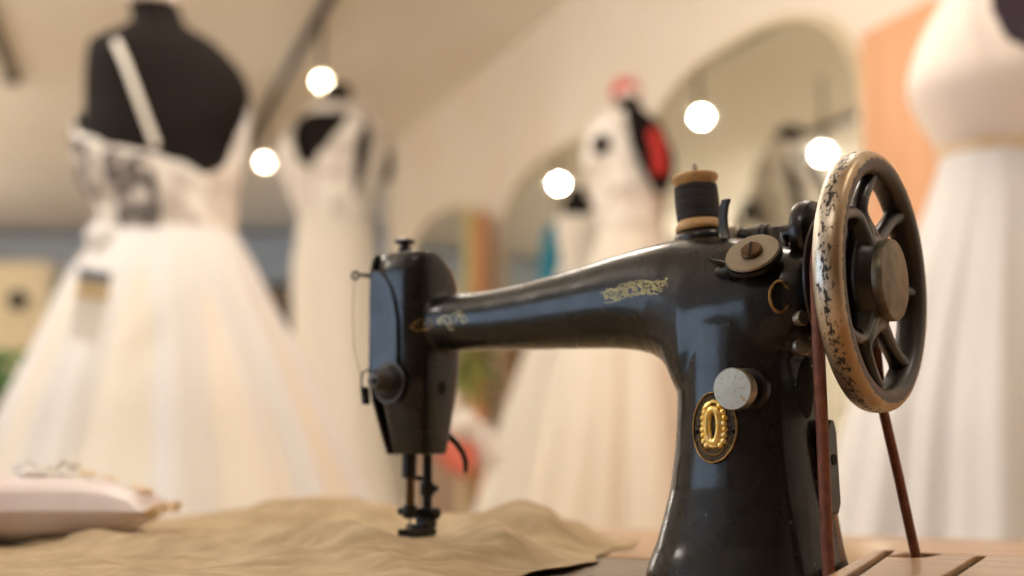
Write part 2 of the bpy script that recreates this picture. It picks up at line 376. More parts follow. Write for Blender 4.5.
# clutch knob
part(MB().lathe([(.012,0),(.0188,.0003),(.0206,.0012),(.0209,.0028),(.0209,.0052),(.0204,.0064),(.0196,.0068),(.001,.0068)], (.3080,0,.1395), (1,0,0), 48), 'clutch_knob', 'olive').matrix_world = Matrix.Translation(WC) @ Matrix.Rotation(math.radians(3.3),4,'Z') @ Matrix.Translation(-WC)
part(MB().lathe([(.0225,.2785),(.0225,.289)], (0,0,.1395), (1,0,0), 40).lathe([(.015,.262),(.017,.27),(.017,.302)], (0,0,.1395), (1,0,0), 32), 'wheel_hub', 'enamel')
part(MB().lathe([(.0375,.2820),(.0392,.2827),(.0392,.2840),(.0352,.2862),(.0352,.2902),(.0392,.2922),(.0392,.2930),(.037,.2935)], (0,0,.1395), (1,0,0), 64), 'belt_pulley', 'enamel')
part(MB().sphere((.2905,-.024,.137), (.003,.006,.006)), 'hub_screw', 'dullsteel')

# --- spool pin, spool
ax = Vector((-.085, .0, 1)).normalized(); sb = Vector((.2005, .006, .1700))
def sl(h): return sb + ax*h
part(MB().lathe([(.0145,0),(.0150,.002),(.0140,.0045),(.0120,.006)], sl(0), ax), 'spool_seat', 'enamel')
part(MB().lathe([(.0024,.003),(.0024,.0435),(.0016,.0455),(.0003,.0462)], sl(0), ax, 16), 'spool_pin', 'steel')
SPL = empty('thread_spool', Matrix.Translation(sl(.0065)))
tag(SPL, 'wooden spool wound with black thread, standing on top of the sewing machine', 'thread spool')
def lax(prof, n=40): return MB().lathe(prof, (0,0,0), ax, n)
def tubeprof(pr, ri=.0028): return [(ri, pr[0][1])] + pr + [(ri, pr[-1][1])]
def lring(prof, n=40):
    mb = MB(); a_ = ax.orthogonal().normalized(); b_ = ax.cross(a_)
    mb.rings([[ax*h + (a_*math.cos(2*PI*j/n)+b_*math.sin(2*PI*j/n))*r for j in range(n)] for r, h in prof], closed=True); return mb
o = lring(tubeprof([(.0128,0),(.0134,.0008),(.0134,.0022),(.0124,.0045),(.0112,.0062),(.0095,.0066),(.0095,.0258),(.0108,.0260),(.0118,.0280),(.0130,.0296),(.0131,.0312),(.0124,.0322)])).build('spool_core', M['spoolwood'], SPL)
th = []
for i in range(41):
    h = .0064 + .0194*i/40; bulge = .0118 + .0004*math.sin(PI*i/40) + (.00018 if i % 2 else 0); th.append((bulge, h))
o = lring([(.0098, .0064)] + th + [(.0098, .0258)]).build('thread', M['thread'], SPL, auto=False)

# --- bobbin winder
WA = Vector((1, 0, 0)); wz = .1695; wy = .004
W0 = Vector((.2165, wy, wz))
def wx(x): return (x - W0.x)
part(MB().lathe([(.0035,0),(.0072,.0004),(.0076,.010),(.0066,.0112),(.0035,.0115)], W0, WA, 28), 'winder_cap', 'dullsteel')
part(MB().lathe([(.004,.0105),(.0058,.0108),(.0062,.0125),(.0056,.014),(.0056,.022),(.0064,.0225),(.0064,.0238),(.0058,.0242),(.0058,.0255),(.0064,.026),(.0064,.0272),(.0050,.028),(.0050,.047)], W0, WA, 28), 'winder_spindle', 'enamel')
part(MB().lathe([(.006,.0455),(.0145,.046),(.0172,.047),(.0180,.049),(.0180,.0525),(.0172,.0545),(.0145,.0555),(.006,.056)], W0 + Vector((.002,-.005,-.0025)), WA, 44), 'winder_wheel', 'enamel')
part(MB().lathe([(.003,.0555),(.0062,.0558),(.0062,.0585),(.003,.0588)], W0 + Vector((.002,-.005,-.0025)), WA, 24), 'winder_hub', 'dullsteel')
# support bracket under the spindle
br = MB().tube([(.236, wy, wz), (.236, wy-.004, wz-.008), (.238, wy-.006, .1605)], [.006,.006,.0085], 16).tube([(.248, wy, wz), (.250, wy-.004, wz-.006), (.252, wy-.006, .157)], [.006,.006,.0085], 16)
part(br, 'winder_bracket', 'enamel')
# curved latch beside the spool
lt = [(.2245, -.008, .1895), (.2228, -.0075, .1855), (.2218, -.007, .1805), (.2220, -.0072, .175), (.2240, -.0085, .169), (.2275, -.011, .1635)]
rows = [[Vector(p)+Vector((dx,dy,0)) for dx,dy in ((-.0022,-.0012),(.0022,-.0022),(.0028,.0002),(-.0016,.0012))] for p in lt]
part(MB().rings(rows), 'winder_latch', 'blk_metal')
# tension washer with slotted screw, tilted on its bracket
nW = Vector((.062, -.706, .646)).normalized(); cW = Vector((.2535, -.034, .1530))
part(MB().lathe([(.0045,.0007),(.0136,.0006),(.0144,.0016),(.0138,.0027),(.0045,.0028)], cW, nW, 44), 'tension_washer', 'dullsteel')
part(MB().lathe([(.009,-.006),(.0120,-.004),(.0150,-.0018),(.0150,.0004),(.005,.0006)], cW, nW, 40), 'washer_bracket', 'enamel')
part(MB().lathe([(.0058,.0026),(.0060,.0040),(.0052,.0050),(.0001,.0053)], cW, nW, 28), 'washer_screw', 'bar')
tW = nW.cross(Vector((1,.35,0))).normalized(); sW = tW.cross(nW)
q = cW + nW*.0052
part(MB().rings([[q + tW*a*.0050 + sW*b*.0006 + nW*h for a, b in ((-1,-1),(1,-1),(1,1),(-1,1))] for h in (-.001,.0003)]), 'screw_slot', 'hole')
# small finger bracket left of the washer
fb = MB().tube([(.2395,-.035,.1490),(.2350,-.0370,.1505),(.2320,-.0385,.1515),(.2306,-.039,.1530)], [.0034,.0030,.0022,.0016], 14, flat=.6, upv=(0,0,1))
fb.tube([(.2330,-.034,.146),(.2420,-.0355,.1465),(.250,-.034,.148)], [.0026,.0045,.004], 14)
part(fb, 'finger_bracket', 'blk_metal')

# --- badge
def surf_patch(cx, cy, rx, ry, th, nr=8, na=44, rot=0, lift=0.):
    """an oval plate laid on the casting around the point seen at (cx, cy)"""
    p0, n0 = hit(cx, cy); 
    zc = Vector((0,0,1)); tx = zc.cross(n0).normalized(); tz = n0.cross(tx).normalized()
    def P(a, b, h):
        q0 = p0 + tx*a + tz*b + n0*.01
        q, n, i, d = BV.ray_cast(q0, -n0)
        if q is None: q, n, i, d = BV.find_nearest(q0)
        return q + n0*h
    return p0, n0, tx, tz, P
p0, n0, tx, tz, P = surf_patch(714.5, 427.5, 1, 1, 1)
BX, BZ = .0130, .0185
bad = MB(); bad.rings([[P(BX*s*math.cos(2*PI*j/48), BZ*s*math.sin(2*PI*j/48), h) for j in range(48)] for s, h in ((1,-.001),(1,.0009),(.985,.0012),(.93,.0012),(.91,.0007),(.60,.0007),(.30,.0007),(.02,.0007))])
badge = part(bad, 'badge', 'badge'); badge['label'] = 'oval brass maker badge'
rm = MB().tube([P(BX*.965*math.cos(2*PI*j/60), BZ*.965*math.sin(2*PI*j/60), .0011) for j in range(60)], .0005, 8, closed=True); part(rm, 'badge_border', 'brass', badge)
# gold emblem: a rounded U with a slot, rays and a base
em = MB()
def ribbon(pts, r, lift=.0010, mb=em): mb.tube([P(a*BX, b*BZ, lift) for a, b in pts], r, 8)
ring_u = [(-.27*math.cos(t)*1.0, .04 + .46*math.sin(t)) for t in [2*PI*k/28 for k in range(29)]]
ribbon(ring_u, .0021)
ribbon([(-.30,.40),(-.34,.05),(-.28,-.32)], .0016); ribbon([(.30,.40),(.34,.05),(.28,-.32)], .0016)
for sg_ in (-1, 1):
    for a_, b_ in ((.40,.42),(.47,.26),(.44,.10),(.48,-.06),(.45,-.22),(.42,-.38),(.30,-.50),(.26,.58)):
        em.sphere(P(sg_*a_*BX, b_*BZ, .0010), (.0019,.0016,.0019), 8, 5)
ribbon([(-.42,.50),(-.30,.62),(-.12,.66)], .0013)
ribbon([(-.22,.66),(0,.72),(.24,.66)], .0010); ribbon([(-.30,-.48),(0,-.54),(.30,-.48)], .0009)
part(em, 'emblem', 'gold', badge)
for a in (-.86, .86): part(MB().sphere(P(a*BX*.93, -.12*BZ, .0010), .0012, 10, 6), 'rivet', 'hole', badge)
rl = MB()
for k in range(26):
    a = math.radians(205 + 130*k/25)
    rl.sphere(P(.74*BX*math.cos(a), .76*BZ*math.sin(a), .0008), .00055, 6, 4)
    rl.sphere(P(.56*BX*math.cos(a), .62*BZ*math.sin(a), .0008), .00045, 6, 4)
part(rl, 'relief', 'brass', badge)
# --- stitch knob
def on(px, py): return hit(px, py)
pk, nk = on(758, 388)
dk = Vector((.02, -.99, -.03)).normalized()
kb = Vector((.2520, -.0570, .0842))           # outer face centre of the knob
def knobat(h): return kb + (-dk)*h
part(MB().lathe([(.0105,-.022),(.0108,-.0175),(.0095,-.016),(.0062,-.0155),(.006,-.004)], kb, dk, 32), 'knob_collar', 'enamel')
part(MB().lathe([(.0085,-.0075),(.0104,-.007),(.0106,-.001),(.0101,-.0002),(.0001,.0)], kb, dk, 40), 'stitch_knob', 'steel')
part(MB().lathe([(.0070,-.0095),(.0092,-.009),(.0092,-.0082),(.007,-.008)], kb, dk, 32), 'knob_ring', 'brass')
# --- oval window, screws, ring, side plate on the right of the pillar
def disc_at(px, py, r, t, name, m, dirv=None, sc=1.0):
    p, n = hit(px, py); n = Vector(dirv).normalized() if dirv else n
    return part(MB().lathe([(r,-.002),(r,t*.6),(r*.85,t),(.0001,t)], p, n, 24), name, m), p, n
# oval opening, dark
pO, nO = hit(806, 388); nO = Vector((nO.x, nO.y, 0)).normalized(); tO = Vector((0,0,1)).cross(nO)
rows = []
for s, h in ((1.0,0.0),(.9,.0003),(.5,.0003),(.02,.0003)):
    r = []
    for j in range(40):
        a = 2*PI*j/40; q0 = pO + tO*(.0075*s*math.cos(a)) + Vector((0,0,1))*(.0155*s*math.sin(a)) + nO*.01
        q, n, i, d = BV.ray_cast(q0, -nO); q = q if q is not None else pO
        r.append(q + nO*(.0002+h))
    rows.append(r)
part(MB().rings(rows, cap0=False), 'side_opening', 'hole')
disc_at(800, 346, .0052, .0035, 'pillar_screw', 'steel', (.8,-.6,0))
disc_at(801, 318, .0040, .0020, 'pillar_plug', 'dullsteel', (.9,-.4,0))
pR, nR_ = hit(779, 297)
dR = Vector((.75,-.66,.0)); aR = Vector((0,0,1)); bR = dR.cross(aR).normalized()
part(MB().tube([pR + dR*.001 + aR*(.0078*math.sin(2*PI*j/36)) + bR*(.0052*math.cos(2*PI*j/36)) for j in range(36)], .0010, 8, closed=True), 'oil_ring', 'brass')
part(MB().rings([[pR + dR*.0006 + aR*(.0076*s*math.sin(2*PI*j/36)) + bR*(.0050*s*math.cos(2*PI*j/36)) for j in range(36)] for s in (1,.5,.02)], cap0=False), 'oil_hole', 'hole')
# motor boss plate behind the belt
sd = MB()
pts = [(.0, .010),(.0,.050),(.004,.056),(.010,.056),(.013,.052),(.015,.012)]
plate = [(-.002,.022),(-.002,.064),(.002,.0705),(.007,.0705),(.010,.064),(.013,.028),(.010,.022)]
sd.rings([[(.2700+h+.012*(.06-z)*0, y, z) for y, z in plate] for h in (0,.0065)])
bp_ = part(sd, 'motor_boss', 'enamel'); bevel(bp_, .0012, 3)
part(MB().lathe([(.0028,0),(.0028,.0006)], (.2764,.005,.050), (1,0,0), 16), 'boss_slot', 'hole')

# --- belt
def belt_r(r_off):
    pts = []
    c = Vector((.2885, 0, .1395)); rr = .0362 + r_off
    pts += [Vector((.2855, -.0170, -.16)), Vector((.2855, -.0205, -.05)), Vector((.2855, -.0245, -.0067)), Vector((.2868, -.0300, .064)), Vector((.2878,-.0338,.105))]
    a0, a1 = math.radians(186), math.radians(-24)
    for k in range(25):
        a = a0 + (a1-a0)*k/24; pts.append(c + Vector((0, rr*math.cos(a), rr*math.sin(a))))
    pts += [Vector((.2870,.0440,.080)), Vector((.2892,.0590,.040)), Vector((.2918,.0735,-.004)), Vector((.2935,.0800,-.05)), Vector((.2960,.125,-.16))]
    return pts
part(MB().tube(belt_r(0), [.0031]*8 + [.0029]*20 + [.0027]*7, 14), 'drive_belt', 'leather')['label'] = 'red-brown leather drive belt'

# --- head details
# face plate on the free end
fp = [(z, b*.92, y) for z, c, a, b, y in HZ]
rowsL = []
for z, b, y in fp: rowsL.append([(-.0226 + (0 if z > .09 else (.09-z)*.22), y-b, z), (-.0200 + (0 if z > .09 else (.09-z)*.22), y-b, z), (-.0200 + (0 if z > .09 else (.09-z)*.22), y+b, z), (-.0226 + (0 if z > .09 else (.09-z)*.22), y+b, z)])
bevel(part(MB().rings(rowsL), 'face_plate', 'enamel'), .0008)
# flat front plate with curved shoulder
pl = [(-.0190,.1675),(-.0165,.1695),(-.011,.1690),(-.006,.1655),(-.001,.1580),(.003,.1480),(.0052,.136),(.0056,.122),(.0056,.108),(.002,.098),(-.016,.098),(-.0190,.104)]
fpz = MB().rings([[(x, y0 + (.0009 if z > .165 else 0), z) for x, z in pl] for y0 in (-.0225, -.0272)])
bevel(part(fpz, 'front_plate', 'japan', smooth=True), .0011, 3)
# tension assembly
tp = Vector((-.0015, -.0255, .0985)); td = Vector((0,-1,0))
tn = part(MB().lathe([(.0110,-.004),(.0122,-.002),(.0124,.0012),(.0112,.0022),(.0112,.0030),(.0100,.0040),(.007,.0045)], tp, td, 44), 'tension_disc', 'blk_metal')
part(MB().lathe([(.0126,.0012),(.0130,.0017),(.0126,.0022)], tp, td, 44), 'disc_rim', 'darksteel', tn)
spg = [tp + td*(.0045+.0085*k/70) + Vector((math.cos(k*.55), 0, math.sin(k*.55)))*(.0068-.0022*k/70) for k in range(71)]
part(MB().tube(spg, .00055, 8), 'tension_spring', 'darksteel', tn)
part(MB().lathe([(.003,.004),(.003,.010),(.0040,.0102),(.0050,.0110),(.0050,.0150),(.0042,.0160),(.0020,.0162),(.0020,.0185),(.0003,.0188)], tp, td, 28), 'thumb_nut', 'darksteel', tn)
# check spring wire
lp = [(-.0120,-.030,.1045),(-.0155,-.031,.1068),(-.0185,-.032,.1055),(-.0198,-.032,.1015),(-.0196,-.032,.0960),(-.0190,-.031,.0915),(-.0185,-.029,.0885)]
part(MB().tube(lp, .0007, 8), 'check_spring', 'blk_metal')
bevel(part(MB().rings([[(-.0222,-.029,.0855),(-.0195,-.029,.0855),(-.0195,-.024,.0855),(-.0222,-.024,.0855)],[(-.0240,-.029,.0965),(-.0205,-.029,.0965),(-.0205,-.024,.0965),(-.0240,-.024,.0965)]]), 'guide_plate', 'blk_metal'), .0004)
# thread guide and thread
part(MB().tube([(-.019,-.024,.1665),(-.0245,-.026,.1672),(-.0290,-.026,.1676)], [.0018,.0012,.0010], 10).tube([Vector((-.0318,-.0262,.1676)) + Vector((.0026*math.cos(a), 0, .0024*math.sin(a))) for a in [2*PI*k/20 for k in range(20)]], .0009, 8, closed=True), 'thread_guide', 'blk_metal')
part(MB().tube([(-.0325,-.0262,.1655),(-.0300,-.030,.145),(-.0255,-.033,.120),(-.0198,-.032,.101)], .00022, 6), 'upper_thread', 'bar')
# top adjusting screw
part(MB().lathe([(.0042,.180),(.0042,.1865),(.0030,.1868),(.0030,.1885),(.0052,.1888),(.0064,.1896),(.0064,.1912),(.0054,.1920),(.0001,.1922)], (-.0080,-.006,-.0008), n=32), 'pressure_screw', 'enamel')
p, n = hit(442, 388)
part(MB().rings([[near(p + Vector((0, .0034*s*math.cos(2*PI*j/20), .0040*s*math.sin(2*PI*j/20))))[0] + Vector((.0003,0,0)) for j in range(20)] for s in (1,.5,.02)], cap0=False), 'side_hole', 'hole')
# bars and foot
nb = Vector((-.0030,-.0045,0)); pb = Vector((.0000,.0085,0))
part(MB().lathe([(.0030,.062),(.0030,.0395)], (nb.x-.0008,nb.y,0), n=20).lathe([(.0046,.062),(.0046,.0405),(.0036,.0400)], (nb.x-.0008,nb.y,0), n=20), 'needle_bar_bushing', 'blk_metal')
part(MB().lathe([(.0026,.045),(.0026,.0215),(.0020,.0205)], (nb.x,nb.y,0), n=20), 'needle_bar', 'bar')
part(MB().lathe([(.0040,.0235),(.0044,.0225),(.0044,.0165),(.0034,.0150)], (nb.x,nb.y,0), n=20).lathe([(.0018,-.0085),(.0026,-.0080),(.0026,-.0045),(.0016,0)], (nb.x,nb.y,.0195), (1,.0,0), 14), 'needle_clamp', 'blk_metal')
part(MB().lathe([(.0009,.016),(.0008,.006),(.0002,.002)], (nb.x,nb.y,0), n=12), 'needle', 'steel')
part(MB().lathe([(.0031,.062),(.0031,.0150)], (pb.x,pb.y,0), n=20).lathe([(.0045,.037),(.0047,.036),(.0047,.030),(.0045,.029)], (pb.x,pb.y,0), n=20), 'presser_bar', 'blk_metal')
part(MB().tube([(pb.x-.0105,pb.y-.004,.0405),(pb.x-.005,pb.y-.002,.0400),(pb.x,pb.y,.0385)], [.0016,.0018,.002], 10)
     .tube([(pb.x,pb.y,.0335),(pb.x+.0075,pb.y,.0335)], [.0028,.0022], 12), 'bar_guide', 'blk_metal')
ft = MB().rings([[(pb.x-.0045,pb.y-.006,z),(pb.x+.0045,pb.y-.006,z),(pb.x+.0045,pb.y+.0045,z),(pb.x-.0045,pb.y+.0045,z)] for z in (.0095,.0215)])
ft.box((nb.x-.0062, nb.y-.0045, .0042), (nb.x-.0015, pb.y+.006, .0085)).box((nb.x+.0015, nb.y-.0045, .0042), (nb.x+.0062, pb.y+.006, .0085))
ft.box((nb.x-.0058, nb.y+.003, .0070), (nb.x+.0058, pb.y+.005, .0115))
ft.lathe([(.0022,0),(.0038,.0005),(.0038,.0045),(.003,.005)], (pb.x+.0040,pb.y,.0180), (1,0,0), 16)
bevel(part(ft, 'presser_foot', 'blk_metal'), .0005)
part(MB().tube([(.008,.017,.0680),(.0115,.023,.0620),(.0135,.027,.056),(.0145,.029,.050),(.0142,.029,.0430)], [.0022,.0020,.0018,.0018,.0012], 12), 'presser_lifter', 'blk_metal')

# --- gold transfers: scrollwork laid on the arm
def spiral(cx, cy, r, turns, a0, sgn=1, n=26, grow=1.0):
    out = []
    for k in range(n+1):
        t = k/n; a = a0 + sgn*turns*2*PI*t; q = r*(1-t)**.8
        out.append((cx + q*math.cos(a)*1.15, cy + q*math.sin(a)))
    return out
def lay(curves, wid, name):
    mb = MB()
    for c in curves:
        w = wid
        if isinstance(c, dict): w = c['w']; c = c['c']
        pts = []
        for x, y in c:
            q, n = hit(x, y)
            if q is not None: pts.append(q + n*.00002)
        if len(pts) > 2: mb.tube(pts, w, 6)
    return part(mb, name, 'decal')
def base_y(x): return 295.5 - (x-600)*.160      # centre line of the large transfer
cv = []
for cx_, dy_, r_, tr, a0, sg in ((612,1,7.0,1.3,2.6,1),(624,-1,8.5,1.5,.4,-1),(624,2,5.5,1.0,3.4,1),(636,1,7.5,1.4,3.6,1),(646,-1,7.0,1.4,.3,-1),(655,0,6.0,1.3,2.8,1),(662,-1,4.8,1.2,.6,-1),(631,-5,4,1.,4.,1),(650,4,3.8,1.,1.,-1),(618,5,4.0,1.1,4.6,-1),(641,-5,3.4,1.,1.2,1)):
    cv.append(spiral(cx_, base_y(cx_)+dy_, r_, tr, a0, sg))
cv.append([(x, base_y(x) - 6.0 + 2.5*math.sin((x-603)/7.5)) for x in range(606, 667, 2)])
cv.append([(x, base_y(x) + 6.0 + 2.5*math.sin((x-598)/8.5)) for x in range(604, 660, 2)])
cv.append([(600, 293),(604,291.5),(609,292),(613,295)])
for x, y in ((607.5,297.5),(616.5,299.5),(644,293.5),(667,279)): cv.append(dict(w=.00075, c=[(x-1.2,y),(x,y),(x+1.2,y)]))
for k in range(26):
    x = 604 + 60*(k+.5)/26; cv.append(spiral(x, base_y(x) + 4.5*math.sin(k*2.4), 2.6, 1.1, k*1.7, 1 if k % 2 else -1, n=14))
lay(cv, .00021, 'gold_scroll')
cv = []
for cx_, cy_, r_, tr, a0, sg in ((446,321,6.5,1.3,2.6,1),(455,319,6.5,1.4,.4,-1),(463,320,5.0,1.2,3.4,1),(451,326,4,1.,1.,1),(459,314,3.5,1.,4.,1),(440,322,4,1.2,.4,-1)):
    cv.append(spiral(cx_, cy_, r_, tr, a0, sg))
lay(cv, .00030, 'gold_scroll')
cv = [spiral(417, 326, 5, 1.2, .5, 1), spiral(426, 324.5, 5.5, 1.2, 2.6, -1), [(410,327),(417,321),(426,319),(434,322)], [(410,328),(418,331),(427,330),(434,325)]]
o = lay(cv, .00036, 'faded_scroll'); o.data.materials.clear(); o.data.materials.append(M['brass'])

# ================================================================== FABRIC ON THE TABLE
def g2(x, y, cx, cy, sx, sy, a=0):
    dx, dy = x-cx, y-cy; c, s = math.cos(a), math.sin(a); u_, v_ = dx*c+dy*s, -dx*s+dy*c
    return math.exp(-(u_/sx)**2-(v_/sy)**2)
def zp(px, py, Y):
    d = ray(px, py); k = (Y-CAM.y)/d.y; return CAM + d*k
def fh(x, y):
    h = -.0085
    h += .0110*g2(x, y, -.01, .01, .17, .085, -.25)
    h += .0230*g2(x, y, -.020, .125, .060, .030, -.2)
    h += .0135*g2(x, y, .020, .165, .060, .035, .3)
    h += .0150*g2(x, y, -.075, .185, .080, .035, .5)
    h += .0250*g2(x, y, -.26, .19, .13, .06, .15)
    h += .0070*g2(x, y, -.40, .10, .16, .07, .3)
    h += .0110*g2(x, y, .025, .035, .11, .013, -.75)
    h += .0100*g2(x, y, -.03, -.045, .14, .014, -.35)
    h += .0090*g2(x, y, -.14, -.09, .16, .020, -.15)
    h += .0080*g2(x, y, .05, -.10, .10, .016, -.6)
    h += .0080*g2(x, y, -.12, .06, .12, .014, .35)
    h += .0045*(noise.noise(Vector((x*13, y*20, 1.3)))+.4) + .0028*noise.noise(Vector((x*34, y*48, 4))) + .0012*noise.noise(Vector((x*100, y*120, 9)))
    k = math.exp(-(x**2+y**2)/.028**2)     # held flat under the foot
    return max(h, -.0088)*(1-k) + .0028*k
OUT = [(-.46,.25),(-.30,.225),(-.16,.180),(-.08,.155),(-.013,.128),(.1055,.072),(.21,.022),(.269,-.010),(.33,-.06)]
def outx(y):
    for (a, b), (c, d) in zip(OUT, OUT[1:]):
        if a <= y <= c: return b + (d-b)*(y-a)/(c-a)
    return OUT[-1][1] if y > OUT[-1][0] else OUT[0][1]
rows = []; NY, NX = 110, 190
for i in range(NY+1):
    t = i/NY; row = []
    for j in range(NX+1):
        s_ = j/NX; y = -.44 + (.30 + .06*(1-s_) + .44)*t
        xr = outx(y) + .004*math.sin(t*23) + .002*math.sin(t*61); x = -.95 + (xr+.95)*s_**.8
        if t > .9: y += .008*math.sin(x*23)*(t-.9)*10
        z = fh(x, y)
        edge = min(1, (1-s_)*16, (1-t)*10); edge = edge*edge*(3-2*edge); z = -.0092 + (z+.0092)*edge
        z += .0020*max(0, 1-(1-s_)*40)*max(0, math.sin((t-.30)*9))
        row.append((x, y, z))
    rows.append(row)
fab = MB().grid(rows).build('linen_cloth', M['linen'], None, auto=False)
m = fab.modifiers.new('t','SOLIDIFY'); m.thickness = .0006; m.offset = 1
tag(fab, 'crumpled beige linen cloth lying under the needle of the sewing machine', 'cloth')

# ================================================================== RING PILLOW
vP = 1.06
uP, _ = uz(36, 500, vP)
PIL = empty('ring_pillow', RT(uP, vP, -.0088, .12))
tag(PIL, 'small pink-white satin pillow with bow and gold lace on the table', 'pillow')
def pillow(hx, hy, hz, k=28):
    rows = []; mb = MB()
    for sgn in (1, -1):
        R_ = []
        for i in range(k+1):
            r = []
            for j in range(k+1):
                a, b = -1+2*i/k, -1+2*j/k
                q = max(0, (1-abs(a)**2.4))*max(0, (1-abs(b)**2.4))
                pin = 1 - .07*(1-abs(a))*0 - .06*(abs(a)**4)*(1-abs(b)**2)*0
                x = hx*a*(1-.07*(1-b*b)); y = hy*b*(1-.07*(1-a*a))
                r.append((x, y, hz + sgn*hz*q**.42*.98 + .0012*noise.noise(Vector((a*4,b*4,sgn)))))
            R_.append(r)
        mb.grid(R_)
    return mb
pillow(.090, .080, .0258).build('cushion', M['pinksatin'], PIL, auto=False)
# frill of gold lace round the right corner, bow on top
fr = []
for k in range(2):
    r = []
    for j in range(60):
        t = j/59; x = .088 - .002*math.sin(t*70) + .008*k ; y = -.078 + .156*t
        r.append((x*(1-.05*(1-(2*t-1)**2)), y, .0225 + .004*k*math.sin(t*55) + .004*k))
    fr.append(r)
ob = MB().grid(fr).build('lace_frill', M['goldlace'], PIL, auto=False); mo = ob.modifiers.new('t','SOLIDIFY'); mo.thickness = .001
bw = MB()
for sx_ in (-1, 1):
    for k in range(9): pass
    loop = [Vector((sx_*(.004+.017*math.sin(PI*t)), .004*math.cos(2*PI*t), .0455+.008*math.sin(2*PI*t)*1+.003)) for t in [k/24 for k in range(25)]]
    bw.tube(loop, .0055, 8, flat=.22, upv=(0,0,1))
    bw.tube([(sx_*.003,-.002,.0465),(sx_*.014,-.014,.0470),(sx_*.026,-.026,.044)], [.003,.0045,.0055], 8, flat=.2, upv=(0,0,1))
bw.sphere((0,0,.049), (.005,.005,.005))
bw.build('bow', M['white'], PIL, loc=(.008,-.005,.0045))
bl = MB()
for x, y in ((.034,-.012),(.046,.004),(.056,-.02),(.030,.016),(.064,-.004),(.072,-.016),(.074,.010)):
    for k in range(5):
        a = 2*PI*k/5; bl.sphere((x+.005*math.cos(a), y+.005*math.sin(a), .0515-abs(x-.03)*.30), (.0048,.0048,.0028), 8, 5)
bl.build('gold_flowers', M['goldlace'], PIL)
wf = MB()
for x, y in ((-.030,.0),(-.018,-.022),(.004,-.026),(.022,-.024),(.040,-.030),(.020,.018),(-.010,.022),(.052,.012),(.060,-.026)):
    for k in range(6):
        a = 2*PI*k/6; wf.sphere((x+.0075*math.cos(a), y+.0075*math.sin(a), .0520-abs(x-.01)*.22), (.0062,.0062,.0042), 8, 5)
wf.build('white_flowers', M['white'], PIL)

# ================================================================== ROOM
wa = .344661; WOFF = 2.10099
nW2 = Vector((-math.cos(wa), -math.sin(wa), 0)); tW2 = Vector((-math.sin(wa), math.cos(wa), 0))
def wp(t, d, z): return nW2*(-WOFF+d) + tW2*t + Vector((0,0,z))     # t along the right wall, d off it
def struct(mb, name, m, smooth=False):
    o = mb.build(name, M[m] if isinstance(m, str) else m, None, smooth=smooth, mw=ROOM.copy()); o['kind'] = 'structure'; return o
struct(MB().box((-7,-4,FLOOR-.1),(7,12,FLOOR)), 'floor', 'floor')
struct(MB().box((-7,-4,CEIL),(7,12,CEIL+.1)), 'ceiling', 'ceil')
def wallbox(t0, t1, d0, d1, z0, z1, mb=None):
    mb = mb or MB()
    P_ = [wp(t0,d0,z0),wp(t1,d0,z0),wp(t1,d1,z0),wp(t0,d1,z0),wp(t0,d0,z1),wp(t1,d0,z1),wp(t1,d1,z1),wp(t0,d1,z1)]
    return mb.add(P_, [(0,1,2,3),(7,6,5,4),(0,4,5,1),(1,5,6,2),(2,6,7,3),(3,7,4,0)])
struct(wallbox(-6, 8.02, -.2, 0, FLOOR, CEIL), 'wall_right', 'wall')
struct(MB().box((-7,11.35,FLOOR),(7,11.6,CEIL)), 'wall_far', 'wall')
# blue-grey bulkhead along the far wall, brown boarding and pale pier below it
struct(MB().box((-7,11.0,1.52),(3,11.34,1.90)), 'trim_1', 'bluegrey')
struct(MB().box((-7,11.25,FLOOR),(3,11.345,1.50)), 'trim_2', 'darkwood')
# left wall with a wide daylight window beside the table
LW = -5.2
wl = MB().box((LW-.2,1.0,FLOOR),(LW,11.3,CEIL)).box((LW-.2,-4,FLOOR),(LW,-2.2,CEIL)).box((LW-.2,-2.2,FLOOR),(LW,1.0,-.25)).box((LW-.2,-2.2,1.75),(LW,1.0,CEIL))
struct(wl, 'wall_left', 'wall')
struct(MB().box((LW-.0,1.2,1.05),(LW+.05,11.0,1.35)), 'trim_3', 'bluegrey')
fw = MB()
for v_ in (-2.2, -.63, .94): fw.box((LW-.12, v_, -.25), (LW-.06, v_+.06, 1.75))
fw.box((LW-.12,-2.2,-.25),(LW-.06,1.0,-.19)).box((LW-.12,-2.2,1.69),(LW-.06,1.0,1.75))
struct(fw, 'window_1', 'frame_cream')
struct(MB().box((-7,-3.4,FLOOR),(7,-3.2,CEIL)), 'wall_back', 'darkwood')

# arched mirrors on the right wall
def arch(tc, hw, zt, zs, zb, name, label, ex=2.7):
    Rm = empty(name, ROOM @ Matrix.Translation(wp(tc, 0, zb)))
    def outl(g):
        o = [(-hw-g, zb-g)]
        for k in range(41):
            c = math.cos(PI - PI*k/40); s = math.sin(PI*k/40)
            o.append(((hw+g)*math.copysign(abs(c)**(2/ex), c), zs + (zt-zs+g)*abs(s)**(2/ex)))
        o.append((hw+g, zb-g)); return o
    base = wp(tc, 0, zb)
    def L(o, d): return [wp(tc+a, d, z) - base for a, z in o]
    g = MB().rings([L(outl(0), .004), L(outl(0), .014)]).build('mirror_glass', M['mirror'], Rm, smooth=False)
    f = MB().rings([L(outl(0), .001), L(outl(.018), .001), L(outl(.018), .024), L(outl(0), .024)], closed=True).build('mirror_frame', M['frame_cream'], Rm, smooth=False)
    tag(Rm, label, 'mirror', 'arched mirrors along the right wall')
    return Rm
arch(3.785, .680, 1.352, .92, -.62, 'arched_mirror', 'arched wall mirror beside the peach wooden panel, largest of the three mirrors')
